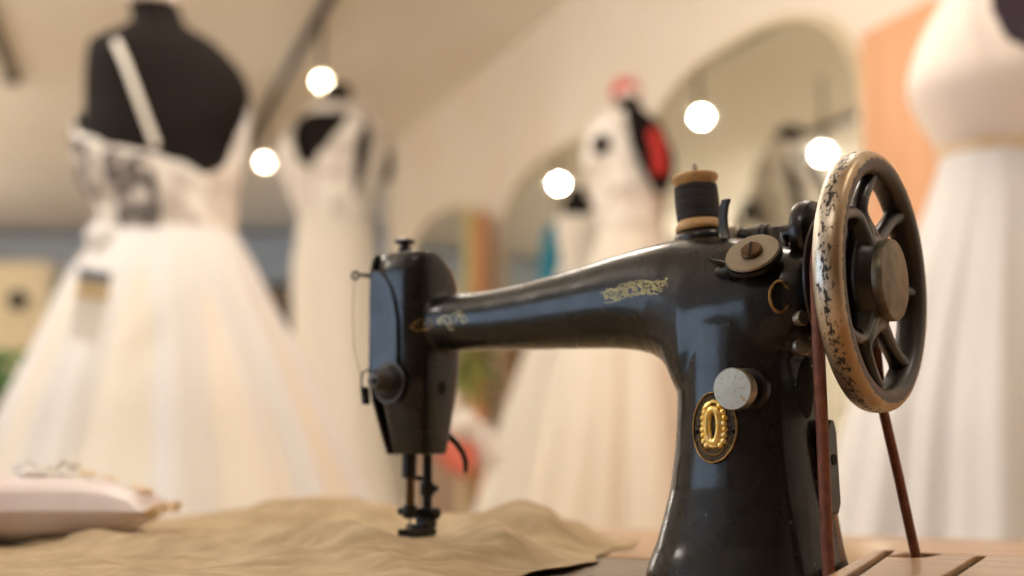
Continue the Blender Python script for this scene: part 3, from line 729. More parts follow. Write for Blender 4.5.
arch(5.24, .715, 1.335, .90, -.62, 'arched_mirror', 'arched wall mirror behind the dress with red flowers, between two others')
arch(6.86, .60, 1.352, .95, -.62, 'arched_mirror', 'farthest of the three arched wall mirrors, above the sewing machine head')
# peach wooden panel on the wall right of the mirrors
pp = wallbox(1.3, 3.085, .002, .035, -.70, 1.17)
Pn = empty('wooden_panel', ROOM @ Matrix.Translation(wp(2.2,0,FLOOR)))
adopt(bevel(wallbox(1.3, 3.075, .002, .035, FLOOR+.005, 1.175).build('panel_board', M['peach'], None, mw=ROOM.copy()), .004), Pn)
adopt(wallbox(1.3, 3.075, .036, .048, FLOOR+.005, FLOOR+.13).build('plinth', M['peach'], None, mw=ROOM.copy()), Pn)
tag(Pn, 'tall peach-coloured wooden wall panel between the arched mirror and white dress', 'panel')
# curtain strips between the second and third mirror
def curtain(t, w, z0, z1, m, label):
    mb = MB(); rows = []
    for k in range(2):
        rows.append([]); 
    for i in range(13):
        z = z0 + (z1-z0)*i/12
        rows.append([wp(t + w*(j/20-.5)*(1+.25*(1-i/12)), .05+.018*math.sin(j*1.35)+.004*math.sin(i), z) for j in range(21)])
    o = MB().grid(rows[2:]).build('hanging_scarf', M[m] if isinstance(m,str) else m, None, mw=ROOM.copy(), auto=False)
    mo = o.modifiers.new('t','SOLIDIFY'); mo.thickness = .006
    return tag(o, label, 'scarf')
curtain(6.12, .13, -.3, 1.22, mat('orange_scarf', (.72,.36,.17), .7), 'orange-tan scarf hanging on the wall between two arched mirrors')
curtain(6.30, .09, -.3, 1.28, mat('yellow_scarf', (.72,.62,.28), .7), 'pale yellow scarf hanging beside the farthest arched mirror')
# wall loudspeaker near the far corner
sk = empty('wall_speaker', ROOM @ Matrix.Translation(wp(7.93,0,1.8)))
adopt(bevel(wallbox(7.90,7.98,.012,.10,1.74,1.90).build('speaker_box', M['dark_plastic'], None, mw=ROOM.copy()), .008), sk)
adopt(wallbox(7.93,7.95,.0,.013,1.79,1.85).build('bracket', M['dark_plastic'], None, mw=ROOM.copy()), sk)
tag(sk, 'small dark loudspeaker high on the far end of the cream wall', 'speaker')

# track lights
def track(p0, p1, name, label):
    p0 = Vector(p0); p1 = Vector(p1); d = (p1-p0).normalized(); s = d.cross(Vector((0,0,1)))*.018
    R_ = empty(name, ROOM @ Matrix.Translation((p0+p1)/2)); mid = (p0+p1)/2
    vs = [p0-s-mid, p0+s-mid, p0+s-mid-Vector((0,0,.03)), p0-s-mid-Vector((0,0,.03)), p1-s-mid, p1+s-mid, p1+s-mid-Vector((0,0,.03)), p1-s-mid-Vector((0,0,.03))]
    MB().add(vs, [(0,1,2,3),(4,5,6,7),(0,1,5,4),(1,2,6,5),(2,3,7,6),(3,0,4,7)]).build('rail', M['blk_metal'], R_, smooth=False)
    for p_ in (p0, p1): MB().box(tuple(p_-mid-Vector((.028,.028,.038))), tuple(p_-mid+Vector((.028,.028,-.0)))).build('end_cap', M['blk_metal'], R_, smooth=False)
    return tag(R_, label, 'track rail', None)
LM = emis('lamp_glow', (1,.94,.84), 110)
track((-.31, 4.15, CEIL-.001), (-1.55, 8.12, CEIL-.001), 'light_track', 'long black lighting track on the ceiling between the two left dresses')
track((-2.08, 5.3, CEIL-.001), (-2.42, 6.7, CEIL-.001), 'light_track', 'black lighting track seen dimly in the largest arched mirror')
def spot(u, v, z, aim, label, power=6, size=1.6, zt=CEIL-.031):
    Rm = empty('track_spotlight', ROOM @ Matrix.Translation((u,v,zt)))
    ax_ = (Vector(aim)-Vector((u,v,z))).normalized(); c = Vector((0,0,z-zt))
    MB().tube([(0,0,0),(0,0,(z-zt)+.05)], .008, 10).build('stem', M['blk_metal'], Rm)
    b = c - ax_*.0
    MB().lathe([(.012,-.11),(.026,-.10),(.030,-.03),(.036,0),(.034,.030),(.032,.030),(.026,-.035)], b, ax_, 28, cap=True).build('lamp_shade', M['frame_cream'], Rm)
    MB().lathe([(.0001,-.026),(.013,-.026),(.013,-.020),(.0001,-.018)], b, ax_, 24).build('bulb', LM, Rm)
    tag(Rm, label, 'spotlight', 'spotlights on the ceiling tracks')
    ld = bpy.data.lights.new('spot_light', 'SPOT'); ld.energy = power; ld.color = (1,.91,.80); ld.spot_size = size; ld.spot_blend = .8; ld.shadow_soft_size = .03
    lo = bpy.data.objects.new('spot_light', ld); COL.objects.link(lo); lo.parent = Rm
    lo.location = c + ax_*.02; lo.rotation_euler = ax_.to_track_quat('-Z','Y').to_euler()
    return Rm
def spot_px(px, py, z, aim, label, **k):
    d = ray(px, py); kk = (z-CAM.z)/d.z
    return spot(kk*d.dot(RV), kk*d.dot(FH), z, aim, label, **k)
spot_px(321, 81, 1.67, (0.2,2.6,.4), 'lit spotlight on the ceiling track just above the sheath dress')
spot_px(264, 162, 1.67, (-.2,3.4,.4), 'lit spotlight at the far end of the ceiling track, beside the large dress')
spot(-1.438, 5.586, 1.55, (-.4,5.1,1.20), 'long-stemmed spotlight hidden by the large gown, reflected in the largest arched mirror')

# fill lights added out of view, above and behind the frame, for warm light
def fill_light(u, v, power, size=.5):
    Rm = empty('ceiling_fill', ROOM @ Matrix.Translation((u,v,CEIL)))
    MB().lathe([(size/2+.02,-.001),(size/2+.02,-.02),(size/2,-.02),(size/2,-.012),(.001,-.012)], n=32).build('fill_housing', M['frame_cream'], Rm)
    ld = bpy.data.lights.new('fill_light', 'AREA'); ld.shape = 'DISK'; ld.size = size; ld.energy = power; ld.color = (1,.91,.80)
    lo = bpy.data.objects.new('fill_light', ld); COL.objects.link(lo); lo.parent = Rm; lo.location = (0,0,-.03)
    tag(Rm, 'round warm fill light added out of view above the shop floor', 'fill light', 'added round fill lights')
for u_, v_, pw in ((-2.2,2.4,4),(.5,2.2,4.5),(1.2,.6,5),(-.8,-.6,5)): fill_light(u_, v_, pw)
GLOBE = emis('fill_glow', (1,.91,.80), 17)  # glowing globes added out of view to brighten the ceiling
def globe(u, v, z, r=.15):
    Rm = empty('fill_globe', ROOM @ Matrix.Translation((u,v,CEIL)))
    MB().sphere((0,0,z-CEIL), r, 28, 16).build('globe', GLOBE, Rm)
    MB().tube([(0,0,z-CEIL+r-.004),(0,0,-.012)], .005, 8).build('cord', M['blk_metal'], Rm)
    MB().lathe([(.05,-.001),(.05,-.015),(.02,-.03),(.001,-.031)], n=24).build('rose', M['frame_cream'], Rm)
    tag(Rm, 'unseen glowing globe added below the ceiling to brighten it', 'pendant lamp', 'added fill globes below the ceiling')
for u_, v_, z_ in ((-4.3,8.8,1.35),(-3.6,6.9,1.45),(-3.2,4.6,1.45),(-1.6,3.0,1.50),(-.35,2.5,1.55),(-2.4,1.2,1.5)): globe(u_, v_, z_)

# ================================================================== MANNEQUINS AND DRESSES
class Prof:
    """a tapering form given by rows (photo y, left x, right x) at distance v"""
    def __init__(s, rows, v, ratio=.62, dv=None):
        s.v = v; R_ = []
        for i, row in enumerate(rows):
            py, xl, xr = row[:3]; ra = row[3] if len(row) > 3 else ratio
            ul, z = uz(xl, py, v); ur, _ = uz(xr, py, v)
            R_.append((z, (ul+ur)/2, (ur-ul)/2, (ur-ul)/2*ra))
        R_.sort(); s.R = R_
    def at(s, z):
        R_ = s.R
        if z <= R_[0][0]:
            if len(R_) > 1 and s_extrap:
                a, b = R_[0], R_[1]; t = (z-a[0])/(b[0]-a[0]); return tuple(a[i]+(b[i]-a[i])*t for i in (1,2,3))
            return R_[0][1:]
        if z >= R_[-1][0]: return R_[-1][1:]
        for i in range(len(R_)-1):
            a, b = R_[i], R_[i+1]
            if a[0] <= z <= b[0]:
                p = R_[max(i-1,0)]; q = R_[min(i+2,len(R_)-1)]; t = (z-a[0])/(b[0]-a[0]+1e-9); out = []
                for k in (1,2,3):
                    m1 = (b[k]-p[k])/(b[0]-p[0]+1e-9)*(b[0]-a[0]); m2 = (q[k]-a[k])/(q[0]-a[0]+1e-9)*(b[0]-a[0])
                    h = (2*t**3-3*t*t+1)*a[k] + (t**3-2*t*t+t)*m1 + (-2*t**3+3*t*t)*b[k] + (t**3-t*t)*m2
                    out.append(h)
                return tuple(out)
    def pt(s, z, a, off=0., fold=1.0, n=2.2):
        c, rx, ry = s.at(z); x, y = sup(a, n)
        return Vector((c + (rx*fold+off)*x, s.v + (ry*fold+off)*y, z))
s_extrap = True
def body_form(pr, name, m, root, z0, z1, inv, n=2.2, k=40, m_=44):
    R_ = [[inv @ pr.pt(z0+(z1-z0)*i/m_, 2*PI*j/k, n=n) for j in range(k)] for i in range(m_+1)]
    return MB().rings(R_).build(name, M[m], root, auto=False)
def skirt(pr, m, root, z0, z1, inv, folds=(9,17,29), amp=.055, name='skirt', k=240, m_=40, off=.004, ph=0.):
    R_ = []
    for i in range(m_+1):
        t = i/m_; z = z1 + (z0-z1)*t; A = amp*min(1, t*2.2)**.8
        r = []
        for j in range(k):
            a = 2*PI*j/k
            w = .55*math.sin(folds[0]*a+ph+.6*t) + .33*math.sin(folds[1]*a+1.3+ph-.8*t) + .2*math.sin(folds[2]*a+2.1+t)
            r.append(inv @ pr.pt(z, a, off, 1 - A*.5 + A*w))
        R_.append(r)
    return MB().rings(R_, cap0=False, cap1=False).build(name, M[m], root, auto=False)
def bodice(pr, m, root, z0, ztop, inv, name='bodice', off=.006, k=96, m_=20, n=2.2):
    """ztop(a) is the height of the upper edge around the body"""
    R_ = []
    for i in range(m_+1):
        t = i/m_; r = []
        for j in range(k):
            a = 2*PI*j/k; z = z0 + (ztop(a)-z0)*t; r.append(inv @ pr.pt(z, a, off+.0015*math.sin(a*7+t*9), n=n))
        R_.append(r)
    o = MB().rings(R_, cap0=False, cap1=False).build(name, M[m], root, auto=False)
    mo = o.modifiers.new('t','SOLIDIFY'); mo.thickness = .004; return o
def zt_from(tab):
    """table of (angle deg, z)"""
    def f(a):
        d = math.degrees(a) % 360; T_ = tab + [(tab[0][0]+360, tab[0][1])]
        if d < T_[0][0]: d += 360
        for (a0, z0), (a1, z1) in zip(T_, T_[1:]):
            if a0 <= d <= a1:
                t = (d-a0)/(a1-a0); t = t*t*(3-2*t); return z0+(z1-z0)*t
        return T_[0][1]
    return f
def mannequin(u, v, label, group=None):
    r = empty('dress_form', RT(u, v, FLOOR)); inv = Matrix.Translation((-u, -v, -FLOOR)); tag(r, label, 'mannequin', group); return r, inv
def gown(u, v, label): 
    r = empty('wedding_dress', RT(u, v, FLOOR)); inv = Matrix.Translation((-u, -v, -FLOOR)); tag(r, label, 'wedding dress'); return r, inv
def stand(root, inv, pr, ztop, h0=.02, m='blk_metal'):
    c = pr.at(ztop)[0]; p = inv @ Vector((c, pr.v, 0)); top = ztop - FLOOR
    MB().lathe([(.17,.004),(.17,.016),(.15,.024),(.02,.03),(.016,.04),(.016,top+.02)], (p.x, p.y, 0), n=36).build('stand', M[m], root)
def Z(py, v): return uz(512, py, v)[1]

# ---- 1: large gown on the left, seen from the back
v1 = 2.95
u1 = uz(172, 300, v1)[0]
f1 = Prof([(3,128,176,.8),(14,132,181,.8),(26,128,186,.75),(40,93,209,.5),(52,88,224,.5),(75,86,243,.5),(98,86,250,.52),(125,86,246,.6),(150,84,238,.66),(175,88,236,.7),(205,100,234,.75),(235,107,233,.8),(262,98,246,.8),(300,84,262,.8)], v1)
R1, I1 = mannequin(u1, v1, 'black headless dress form wearing the large lace-back gown')
zT = f1.R[-1][0]
body_form(f1, 'torso', 'black_form', R1, f1.R[0][0], f1.R[-1][0], I1, n=2.3)
cz = f1.at(zT); ccap = I1 @ Vector((cz[0], v1, zT))
MB().lathe([(cz[1]*1.05,-.004),(cz[1]*1.15,.004),(cz[1]*1.1,.02),(cz[1]*.9,.055),(.03,.075),(.001,.08)], ccap, n=32).build('neck_cap', M['satin'], R1)
stand(R1, I1, f1, f1.R[0][0])
G1, J1 = gown(u1, v1, 'large ivory gown with flared tulle skirt and lace back, at the left')
g1 = Prof([(80,80,248,.6),(105,79,248,.62),(130,77,246,.64),(150,78,243,.68),(180,84,238,.72),(205,98,234,.76),(235,106,233,.8)], v1)
zb = lambda y: Z(y, v1)
zn = lambda y: Z(y, v1-.14)
tab = [(0,zb(118)),(40,zb(95)),(90,zb(85)),(140,zb(95)),(180,zb(112)),(205,zn(119)),(225,zn(130)),(250,zn(143)),(268,zn(148)),(288,zn(158)),(312,zn(170)),(330,zn(160)),(345,zb(132))]
bodice(g1, 'lace_l', G1, zb(237), zt_from(tab), J1, off=.004)
# darker see-through lace panels on the back
def patch(pr, root, inv, a0, a1, zlo, zhi, m, name, off):
    rows = []
    for i in range(17):
        t = i/16; rows.append([inv @ pr.pt(zlo(math.radians(a)) + (zhi(math.radians(a))-zlo(math.radians(a)))*t, math.radians(a), off) for a in [a0+(a1-a0)*j/24 for j in range(25)]])
    o = MB().grid(rows).build(name, M[m], root, auto=False); mo = o.modifiers.new('t','SOLIDIFY'); mo.thickness = .002; return o
ztf = zt_from(tab)
patch(g1, G1, J1, 240, 274, lambda a: zn(231), lambda a: ztf(a)-.012, 'lace', 'lace_panel', .011)
patch(g1, G1, J1, 188, 226, lambda a: zn(190), lambda a: ztf(a)-.014, 'lace', 'lace_panel', .011)
s1 = Prof([(233,104,234,.8),(242,99,238,.82),(262,84,250,.85),(300,65,268,.9),(350,45,294,.92),(400,24,318,.95),(450,4,341,.95),(515,-18,368,1),(560,-36,388,1)], v1)
skirt(s1, 'tulle', G1, FLOOR+.004, zb(234), J1, folds=(9,14,23), amp=.15, ph=.7)
s1b = Prof([(233,106,232,.8),(242,101,235,.82),(262,87,246,.85),(300,69,263,.9),(350,50,288,.92),(400,30,311,.95),(450,11,333,.95),(515,-10,360,1),(560,-28,380,1)], v1)
skirt(s1b, 'tulle_b', G1, FLOOR+.004, zb(236), J1, folds=(7,13,23), amp=.05, name='underskirt', ph=1.)
# straps: over the left shoulder, crossing the back
def strap(pts, root, inv, m, w=.009, name='strap'):
    P_ = []
    for px, py, dv in pts:
        u_, z_ = uz(px, py, v1-dv); P_.append(inv @ Vector((u_, v1-dv, z_)))
    MB().tube(P_, w, 8, flat=.35, upv=(0,-1,0)).build(name, M[m], root)
strap([(112,34,.02),(116,42,.075),(126,65,.10),(137,95,.12),(147,122,.135),(156,146,.14)], G1, J1, 'tulle_b', .0075)
strap([(245,92,.0),(247,110,.01),(243,135,.03),(238,165,.05)], G1, J1, 'tulle', .005)
# puff of tulle at the waist
MB().sphere(J1 @ Vector((uz(102,245,v1-.1)[0], v1-.10, zb(246))), (.035,.03,.035)).build('waist_bow', M['tulle'], G1)
# swing tag on the skirt
TG = empty('price_tag', ROOM @ Matrix.Translation((uz(92,300,v1-.30)[0], v1-.30, Z(300,v1-.30))))
tag(TG, 'white and blue-grey paper tag hanging on the large gown', 'tag')
def tq(p): u_, z_ = uz(p[0], p[1], v1-.30); c_ = Vector((uz(92,300,v1-.30)[0], v1-.30, Z(300,v1-.30))); return Vector((u_, v1-.30, z_)) - c_
def card(pts, name, m, th=.002, dy=0):
    P_ = [tq(p) for p in pts]
    return MB().rings([[p+Vector((0,dy,0)) for p in P_], [p+Vector((0,dy+th,0)) for p in P_]]).build(name, m, TG, smooth=False)
card([(76,288),(109,292),(98,346),(70,338)], 'card', M['white'], .002, 0)
card([(80,268),(112,273),(108,302),(77,297)], 'printed_sleeve', mat('cream_print',(.66,.52,.30),.6), .002, -.004)
card([(80,268),(112,273),(110.5,283),(78.5,279)], 'band', mat('blue_grey_print',(.13,.17,.23),.6), .002, -.008)
MB().tube([tq((96,270)), tq((98,255)), tq((103,243))], .0012, 6).build('string', M['white'], TG)

# ---- 2: narrow sheath gown on a black form
v2 = 5.15
u2 = uz(332, 300, v2)[0]; z2 = lambda y: Z(y, v2)
f2 = Prof([(93,322,352,.8),(101,324,353,.8),(110,312,362,.6),(122,298,374,.55),(140,293,379,.6),(165,292,377,.68),(190,297,374,.75),(220,304,368,.78),(260,298,374,.8)], v2)
R2, I2 = mannequin(u2, v2, 'black dress form wearing the narrow sheath gown with bare back')
body_form(f2, 'torso', 'black_form', R2, f2.R[0][0], f2.R[-1][0], I2)
zc2 = f2.at(f2.R[-1][0]); MB().lathe([(zc2[1],-.002),(zc2[1]*1.05,.006),(zc2[1]*.7,.03),(.001,.04)], I2 @ Vector((zc2[0], v2, f2.R[-1][0])), n=24).build('neck_cap', M['black_form'], R2)
stand(R2, I2, f2, f2.R[0][0])
G2, J2 = gown(u2, v2, 'narrow warm-ivory sheath gown with high lace back, beneath the ceiling spotlight')
g2_ = Prof([(100,316,360,.75),(110,306,368,.62),(122,296,378,.58),(140,285,384,.62),(165,280,385,.70),(190,288,378,.76),(220,301,370,.8)], v2)
n2 = lambda y: Z(y, v2-.12)
tab2 = [(0,z2(112)),(60,z2(108)),(120,z2(108)),(180,z2(120)),(210,n2(122)),(224,n2(140)),(242,n2(163)),(254,n2(168)),(266,n2(150)),(278,n2(128)),(288,n2(112)),(305,n2(106)),(330,z2(108))]
bodice(g2_, 'lace_l', G2, z2(222), zt_from(tab2), J2, off=.004)
strap_pts = [(305,118),(300,128),(291,142)]
bd2 = [[J2 @ f2.pt(z2(y), 2*PI*j/48, o_) for j in range(48)] for y, o_ in ((116,.010),(113,.014),(107,.014),(104,.008))]
MB().rings(bd2, cap0=False, cap1=False).build('neck_band', M['lace_l'], G2)
# dark slit at the side of the back
rows = [[J2 @ (g2_.pt(z2(y), math.radians(a), .012)) for a in (a_-w, a_-w*.3, a_+w*.3, a_+w)] for y, a_, w in ((122,312,1),(135,309,7),(150,306,9),(170,304,8),(190,303,5),(203,302,1))]
MB().grid(rows).build('back_slit', M['black_form'], G2)
s2 = Prof([(219,301,370,.8),(235,298,374,.8),(270,293,380,.85),(320,292,385,.9),(380,290,392,.95),(440,288,402,1),(520,284,420,1),(600,270,440,1)], v2)
skirt(s2, 'tulle_b', G2, FLOOR+.004, z2(221), J2, folds=(5,9,15), amp=.05)

# ---- 3: gown with red flower accessory
v3 = 3.85
u3 = uz(640, 300, v3)[0]; z3 = lambda y: Z(y, v3)
f3 = Prof([(98,616,640,.8),(108,616,642,.8),(118,604,654,.6),(130,592,664,.55),(150,588,668,.6),(175,590,668,.68),(200,596,664,.75),(225,602,660,.78),(260,596,668,.8)], v3)
R3, I3 = mannequin(u3, v3, 'black dress form under the gown with red flowers, before the middle mirror')
body_form(f3, 'torso', 'black_form', R3, f3.R[0][0], f3.R[-1][0], I3)
zc3 = f3.at(f3.R[-1][0]); MB().lathe([(zc3[1],-.002),(zc3[1]*1.05,.006),(zc3[1]*.7,.03),(.001,.04)], I3 @ Vector((zc3[0], v3, f3.R[-1][0])), n=24).build('neck_cap', M['satin'], R3)
stand(R3, I3, f3, f3.R[0][0])
G3, J3 = gown(u3, v3, 'lace gown with cap shoulders on the form with red flowers')
g3 = Prof([(112,604,650,.68),(122,594,660,.6),(135,588,665,.6),(150,584,668,.62),(175,586,668,.7),(200,593,664,.76),(228,600,662,.8)], v3)
tab3 = [(0,z3(170)),(30,z3(140)),(90,z3(118)),(150,z3(118)),(180,z3(124)),(215,z3(112)),(250,z3(113)),(280,z3(118)),(305,z3(135)),(330,z3(165))]
bodice(g3, 'lace_l', G3, z3(230), zt_from(tab3), J3, off=.004)
rows = [[J3 @ (g3.pt(z3(y), math.radians(a), .014)) for a in (a_-w, a_-w*.3, a_+w*.3, a_+w)] for y, a_, w in ((138,236,3),(145,236,13),(154,236,14),(162,234,3))]
MB().grid(rows).build('arm_opening', M['black_form'], G3)
s3 = Prof([(226,600,662,.8),(245,596,668,.8),(290,580,682,.9),(350,562,700,.92),(420,545,720,.95),(480,532,735,.95),(530,522,742,.95),(600,510,752,.95)], v3)
skirt(s3, 'tulle_b', G3, FLOOR+.004, z3(229), J3, folds=(8,13,21), amp=.12)
def flower(c, r, m, root, name='bloom', n=6):
    mb = MB()
    for ly, (k, s_, h) in enumerate(((n, 1, 0), (n-1, .7, .3*r), (3, .4, .5*r))):
        for i in range(k):
            a = 2*PI*i/k + ly*.5; mb.sphere((c[0]+r*.62*s_*math.cos(a), c[1]-h, c[2]+r*.62*s_*math.sin(a)), (r*.45*s_+.002, r*.22, r*.45*s_+.002), 8, 5)
    return mb.build(name, m, root)
def fpos(px, py, v): u_, z_ = uz(px, py, v); return Vector((u_, v, z_))
# red hair-flower standing on the neck
o0 = fpos(626, 92, v3); FR = empty('fascinator', ROOM @ Matrix.Translation(o0)); tag(FR, 'red flower headpiece on top of the dress form neck', 'headpiece')
flower((0,0,0), .040, M['red'], FR); MB().tube([(0,0,-.03),(.002,0,-.06)], .005, 8).build('clip', M['white'], FR)
# black net shawl with red flowers hanging behind the right shoulder
o1 = fpos(655, 155, v3-.12); SH = empty('flower_shawl', ROOM @ Matrix.Translation(o1)); tag(SH, 'black shawl with red flowers draped over the lace gown shoulder', 'shawl')
pts = [(630,104,.016),(636,116,.028),(645,130,.042),(652,147,.052),(656,163,.050),(659,178,.036),(660,194,.010)]
rows = [[fpos(x,y,v3-.12)-o1+Vector((w*(j/8*2-1), .010*math.sin(j*1.7+i), 0)) for j in range(9)] for i,(x,y,w) in enumerate(pts)]
ob = MB().grid(rows).build('net', M['black_form'], SH); mo = ob.modifiers.new('t','SOLIDIFY'); mo.thickness = .006
for x, y, r in ((655,136,.017),(659,151,.021),(660,167,.019)): flower(tuple(fpos(x,y,v3-.15)-o1), r, M['red'], SH)

# ---- 4: second gown behind, near the mirror, with teal garment
v4 = 4.62
u4 = uz(570, 300, v4)[0]; z4 = lambda y: Z(y, v4)
f4 = Prof([(188,568,584,.8),(196,567,586,.7),(202,563,592,.6),(215,560,600,.6),(235,560,600,.7),(262,563,596,.75),(290,560,600,.8)], v4)
R4, I4 = mannequin(u4, v4, 'smaller black dress form behind the gown with red flowers')
body_form(f4, 'torso', 'black_form', R4, f4.R[0][0], f4.R[-1][0], I4); stand(R4, I4, f4, f4.R[0][0])
G4, J4 = gown(u4, v4, 'plain warm-ivory gown standing behind the gown with red flowers')
g4 = Prof([(200,562,594,.62),(215,558,602,.62),(235,558,602,.7),(262,562,597,.78)], v4)
bodice(g4, 'tulle_b', G4, z4(264), zt_from([(0,z4(203)),(90,z4(203)),(180,z4(207)),(225,z4(216)),(270,z4(218)),(315,z4(212))]), J4, off=.003)
s4 = Prof([(261,562,597,.8),(285,554,602,.85),(330,534,600,.9),(400,507,608,.95),(480,482,612,.95),(530,466,614,.95),(600,447,618,.95)], v4)
skirt(s4, 'tulle_b', G4, FLOOR+.004, z4(263), J4, folds=(7,12,19), amp=.13)
# teal garment
v5 = 5.35; o5 = fpos(556, 250, v5)
rows = [[fpos(x,y,v5)-o5+Vector((w*math.cos(2*PI*j/24), w*.5*math.sin(2*PI*j/24)*(1+.2*math.sin(j*3)), 0)) for j in range(24)] for x,y,w in ((552,224,.012),(552,232,.034),(552,245,.040),(551,270,.046),(553,330,.06),(550,420,.09))]
TL = MB().rings(rows).build('teal_dress', M['teal'], None, mw=ROOM @ Matrix.Translation(o5)); tag(TL, 'teal-blue dress hanging beside the plain ivory gown', 'dress')
MB().tube([(0,0,.10),(.006,0,.16),(0,0,.20)], .003, 6).build('hanger_hook', M['blk_metal'], TL)

# ---- 5: gown at the right edge
v6 = 2.3
u6 = uz(1010, 300, v6)[0]; z6 = lambda y: Z(y, v6)
f6 = Prof([(-150,988,1038,.8),(-110,986,1040,.8),(-75,974,1050,.7),(-35,962,1062,.62),(0,950,1074,.6),(40,930,1094,.64),(85,917,1107,.7),(110,922,1102,.72),(150,950,1076,.78),(190,935,1085,.8)], v6)
R6, I6 = mannequin(u6, v6, 'dark plum dress form wearing the plain satin gown at the right')
body_form(f6, 'torso', 'plum_form', R6, f6.R[0][0], f6.R[-1][0], I6); stand(R6, I6, f6, f6.R[0][0])
G6, J6 = gown(u6, v6, 'pale satin gown with round neckline and narrow belt at the right')
g6 = Prof([(-90,972,1052,.7),(-35,957,1066,.64),(0,944,1079,.62),(40,924,1099,.66),(85,910,1112,.72),(110,918,1104,.74),(152,946,1076,.8)], v6)
q6 = lambda y: Z(y, v6-.14)
tab6 = [(0,z6(-50)),(90,z6(-40)),(180,z6(-30)),(205,z6(-75)),(232,z6(-60)),(246,q6(5)),(256,q6(36)),(270,q6(50)),(284,q6(36)),(298,q6(-5)),(318,z6(-70)),(340,z6(-60))]
bodice(g6, 'satin', G6, z6(154), zt_from(tab6), J6, off=.004, n=2.0)
s6 = Prof([(150,946,1076,.8),(165,943,1080,.82),(190,935,1088,.86),(230,922,1100,.9),(290,898,1122,.92),(350,876,1142,.95),(420,852,1165,1),(480,838,1185,1),(540,826,1200,1),(600,810,1215,1)], v6)
skirt(s6, 'tulle', G6, FLOOR+.004, z6(153), J6, folds=(9,16,27), amp=.09)
bt = [[J6 @ g6.pt(z6(y), 2*PI*j/64, o_) for j in range(64)] for y, o_ in ((148,.010),(151,.013),(156,.014),(160,.013),(162,.010))]
MB().rings(bt, cap0=False, cap1=False).build('belt', M['goldlace'], G6)

# ================================================================== SMALLER BACKGROUND THINGS
# red and white flower bunch behind the needle
v7 = 3.3; o7 = fpos(462, 445, v7)
BQ = empty('flower_bunch', ROOM @ Matrix.Translation(o7)); tag(BQ, 'bunch of red and white fabric flowers behind the sewing machine head', 'flowers')
for x, y, r, m_ in ((455,452,.040,'coral'),(468,448,.036,'coral'),(462,464,.026,'coral'),(478,440,.040,'white'),(463,425,.035,'white'),(450,400,.020,'white'),(488,455,.030,'white')):
    flower(tuple(fpos(x,y,v7-random.uniform(0,.05))-o7), r, M[m_], BQ)
MB().tube([Vector((0,.03,-.05)), Vector((0,.04,FLOOR-o7.z+.05))], [.012,.012], 10).lathe([(.11,FLOOR-o7.z+.002),(.11,FLOOR-o7.z+.02),(.015,FLOOR-o7.z+.05)], (0,.04,0), n=24).build('stand', M['frame_cream'], BQ)
# plants
def plant(px, py, v, hz, hw, m, label, nl=70, seed=1):
    rnd = random.Random(seed); o = fpos(px, py, v); r = empty('potted_plant', ROOM @ Matrix.Translation((o.x, o.y, FLOOR))); tag(r, label, 'plant')
    zc = o.z-FLOOR
    MB().lathe([(.10,.002),(.13,.20),(.14,.21),(.125,.21),(.12,.19),(.001,.185)], n=28).build('pot', M['frame_cream'], r)
    MB().tube([(0,0,.18),(.01,0,zc*.6),(0,.01,zc)], [.014,.011,.005], 8).build('stem', M['darkwood'], r)
    mb = MB()
    for i in range(nl):
        a = rnd.uniform(0,2*PI); h = zc + rnd.uniform(-hz, hz); q = Vector((math.cos(a), math.sin(a), rnd.uniform(-.3,.6))).normalized(); b0 = Vector((0,0,h)) ; L_ = rnd.uniform(.5,1)*hw
        sd_ = q.cross(Vector((0,0,1))).normalized()*L_*.22; t_ = b0+q*L_
        mb.add([b0, b0+q*L_*.35+sd_+Vector((0,0,.01)), t_+Vector((0,0,-L_*.25)), b0+q*L_*.35-sd_+Vector((0,0,.01)), b0+q*L_*.45+Vector((0,0,.03))], [(0,1,4),(1,2,4),(2,3,4),(3,0,4)])
    mb.build('foliage', M[m], r)
plant(-8, 425, 4.6, .20, .20, 'leaf', 'dark green leafy plant at the left edge behind the large gown', 110, 3)
plant(470, 352, 5.4, .17, .15, 'leaf_y', 'yellow-green plant behind the arm of the sewing machine', 90, 5)
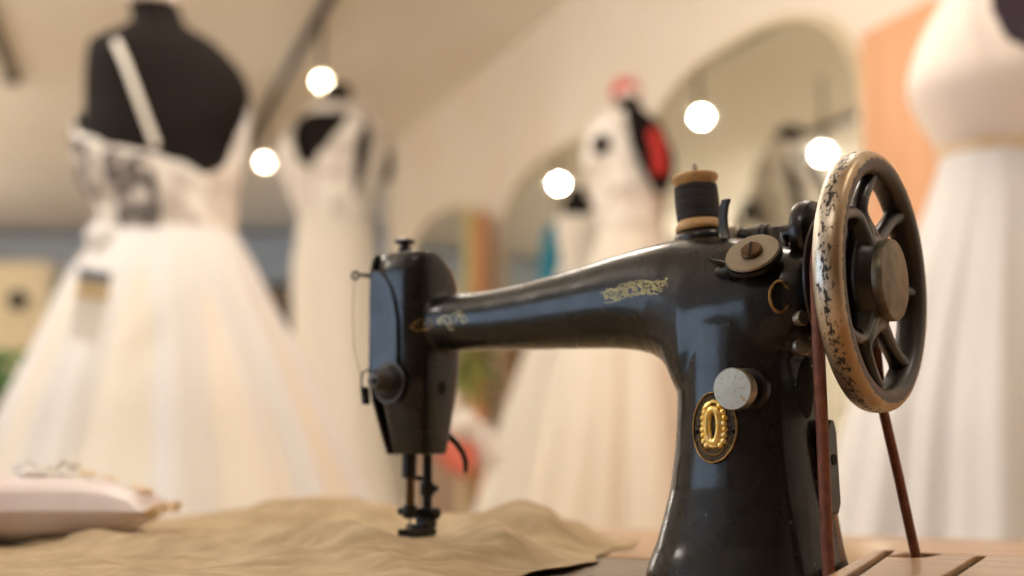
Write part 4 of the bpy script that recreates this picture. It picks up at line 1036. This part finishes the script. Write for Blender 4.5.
# pale pier with a dark round fitting, and things by the far wall
def fbox(px0, px1, py0, py1, v, dep, m, name, label, cat, toflo=False):
    ua, za = uz(px0, py0, v); ub, zb_ = uz(px1, py1, v); z0 = FLOOR+.002 if toflo else zb_
    o = MB().box((-(ub-ua)/2,-dep/2,z0-za),((ub-ua)/2,dep/2,0)).build(name, M[m], None, mw=ROOM @ Matrix.Translation(((ua+ub)/2, v+dep/2, za)))
    bevel(o, .01)
    if cat: tag(o, label, cat)
    return o, ua, ub, za
o, ua, ub, za = fbox(-40, 41, 262, 460, 8.6, .3, 'frame_cream', 'trim_4', None, None, True); o['kind'] = 'structure'
WF = fpos(17, 300, 8.58)
cl = MB().lathe([(.055,0),(.062,.006),(.062,.02),(.05,.03),(.001,.032)], (0,0,0), (0,-1,0), 28).build('wall_fitting', M['dark_plastic'], None, mw=ROOM @ Matrix.Translation((WF.x, 8.598, WF.z)))
tag(cl, 'dark round fitting on the pale pier at the far left', 'fitting')
# far counter and an unidentified dark item between the two left gowns
CN = empty('counter', ROOM @ Matrix.Translation((uz(262,330,9.4)[0], 9.6, FLOOR))); tag(CN, 'low pinkish wooden counter in the distance between two gowns', 'counter')
MB().box((-.75,-.3,.004),(.75,.3,1.62)).build('body', mat('pinkish_panel',(.50,.34,.26),.6), CN, smooth=False)
MB().box((-.78,-.33,1.62),(.78,.33,1.66)).build('worktop', M['frame_cream'], CN, smooth=False)
ch = fpos(281, 306, 9.0); 
CH = empty('dark_item', ROOM @ Matrix.Translation((ch.x, 9.5, FLOOR+1.66))); tag(CH, 'black rounded monitor standing on the distant counter', 'item')
bevel(MB().box((-.08,-.02,.06),(.08,.02,.30)).build('item_block', M['dark_plastic'], CH), .02, 3)
MB().box((-.05,-.05,.001),(.05,.05,.012)).box((-.012,-.012,.01),(.012,.012,.10)).build('base', M['dark_plastic'], CH)

# ================================================================== LIGHT
w = bpy.data.worlds.new('sky'); S.world = w; w.use_nodes = True
bg = w.node_tree.nodes['Background']; bg.inputs[0].default_value = (.58,.76,1,1); bg.inputs[1].default_value = 2.4
S.view_settings.view_transform = 'Standard'; S.view_settings.look = 'None'; S.view_settings.gamma = 1; S.view_settings.use_curve_mapping = False
S.view_settings.exposure = .80
S.cycles.use_denoising = True
S.cycles.max_bounces = 8; S.cycles.diffuse_bounces = 5; S.cycles.glossy_bounces = 5
S.cycles.sample_clamp_indirect = 6
S.cycles.caustics_reflective = False; S.cycles.caustics_refractive = False
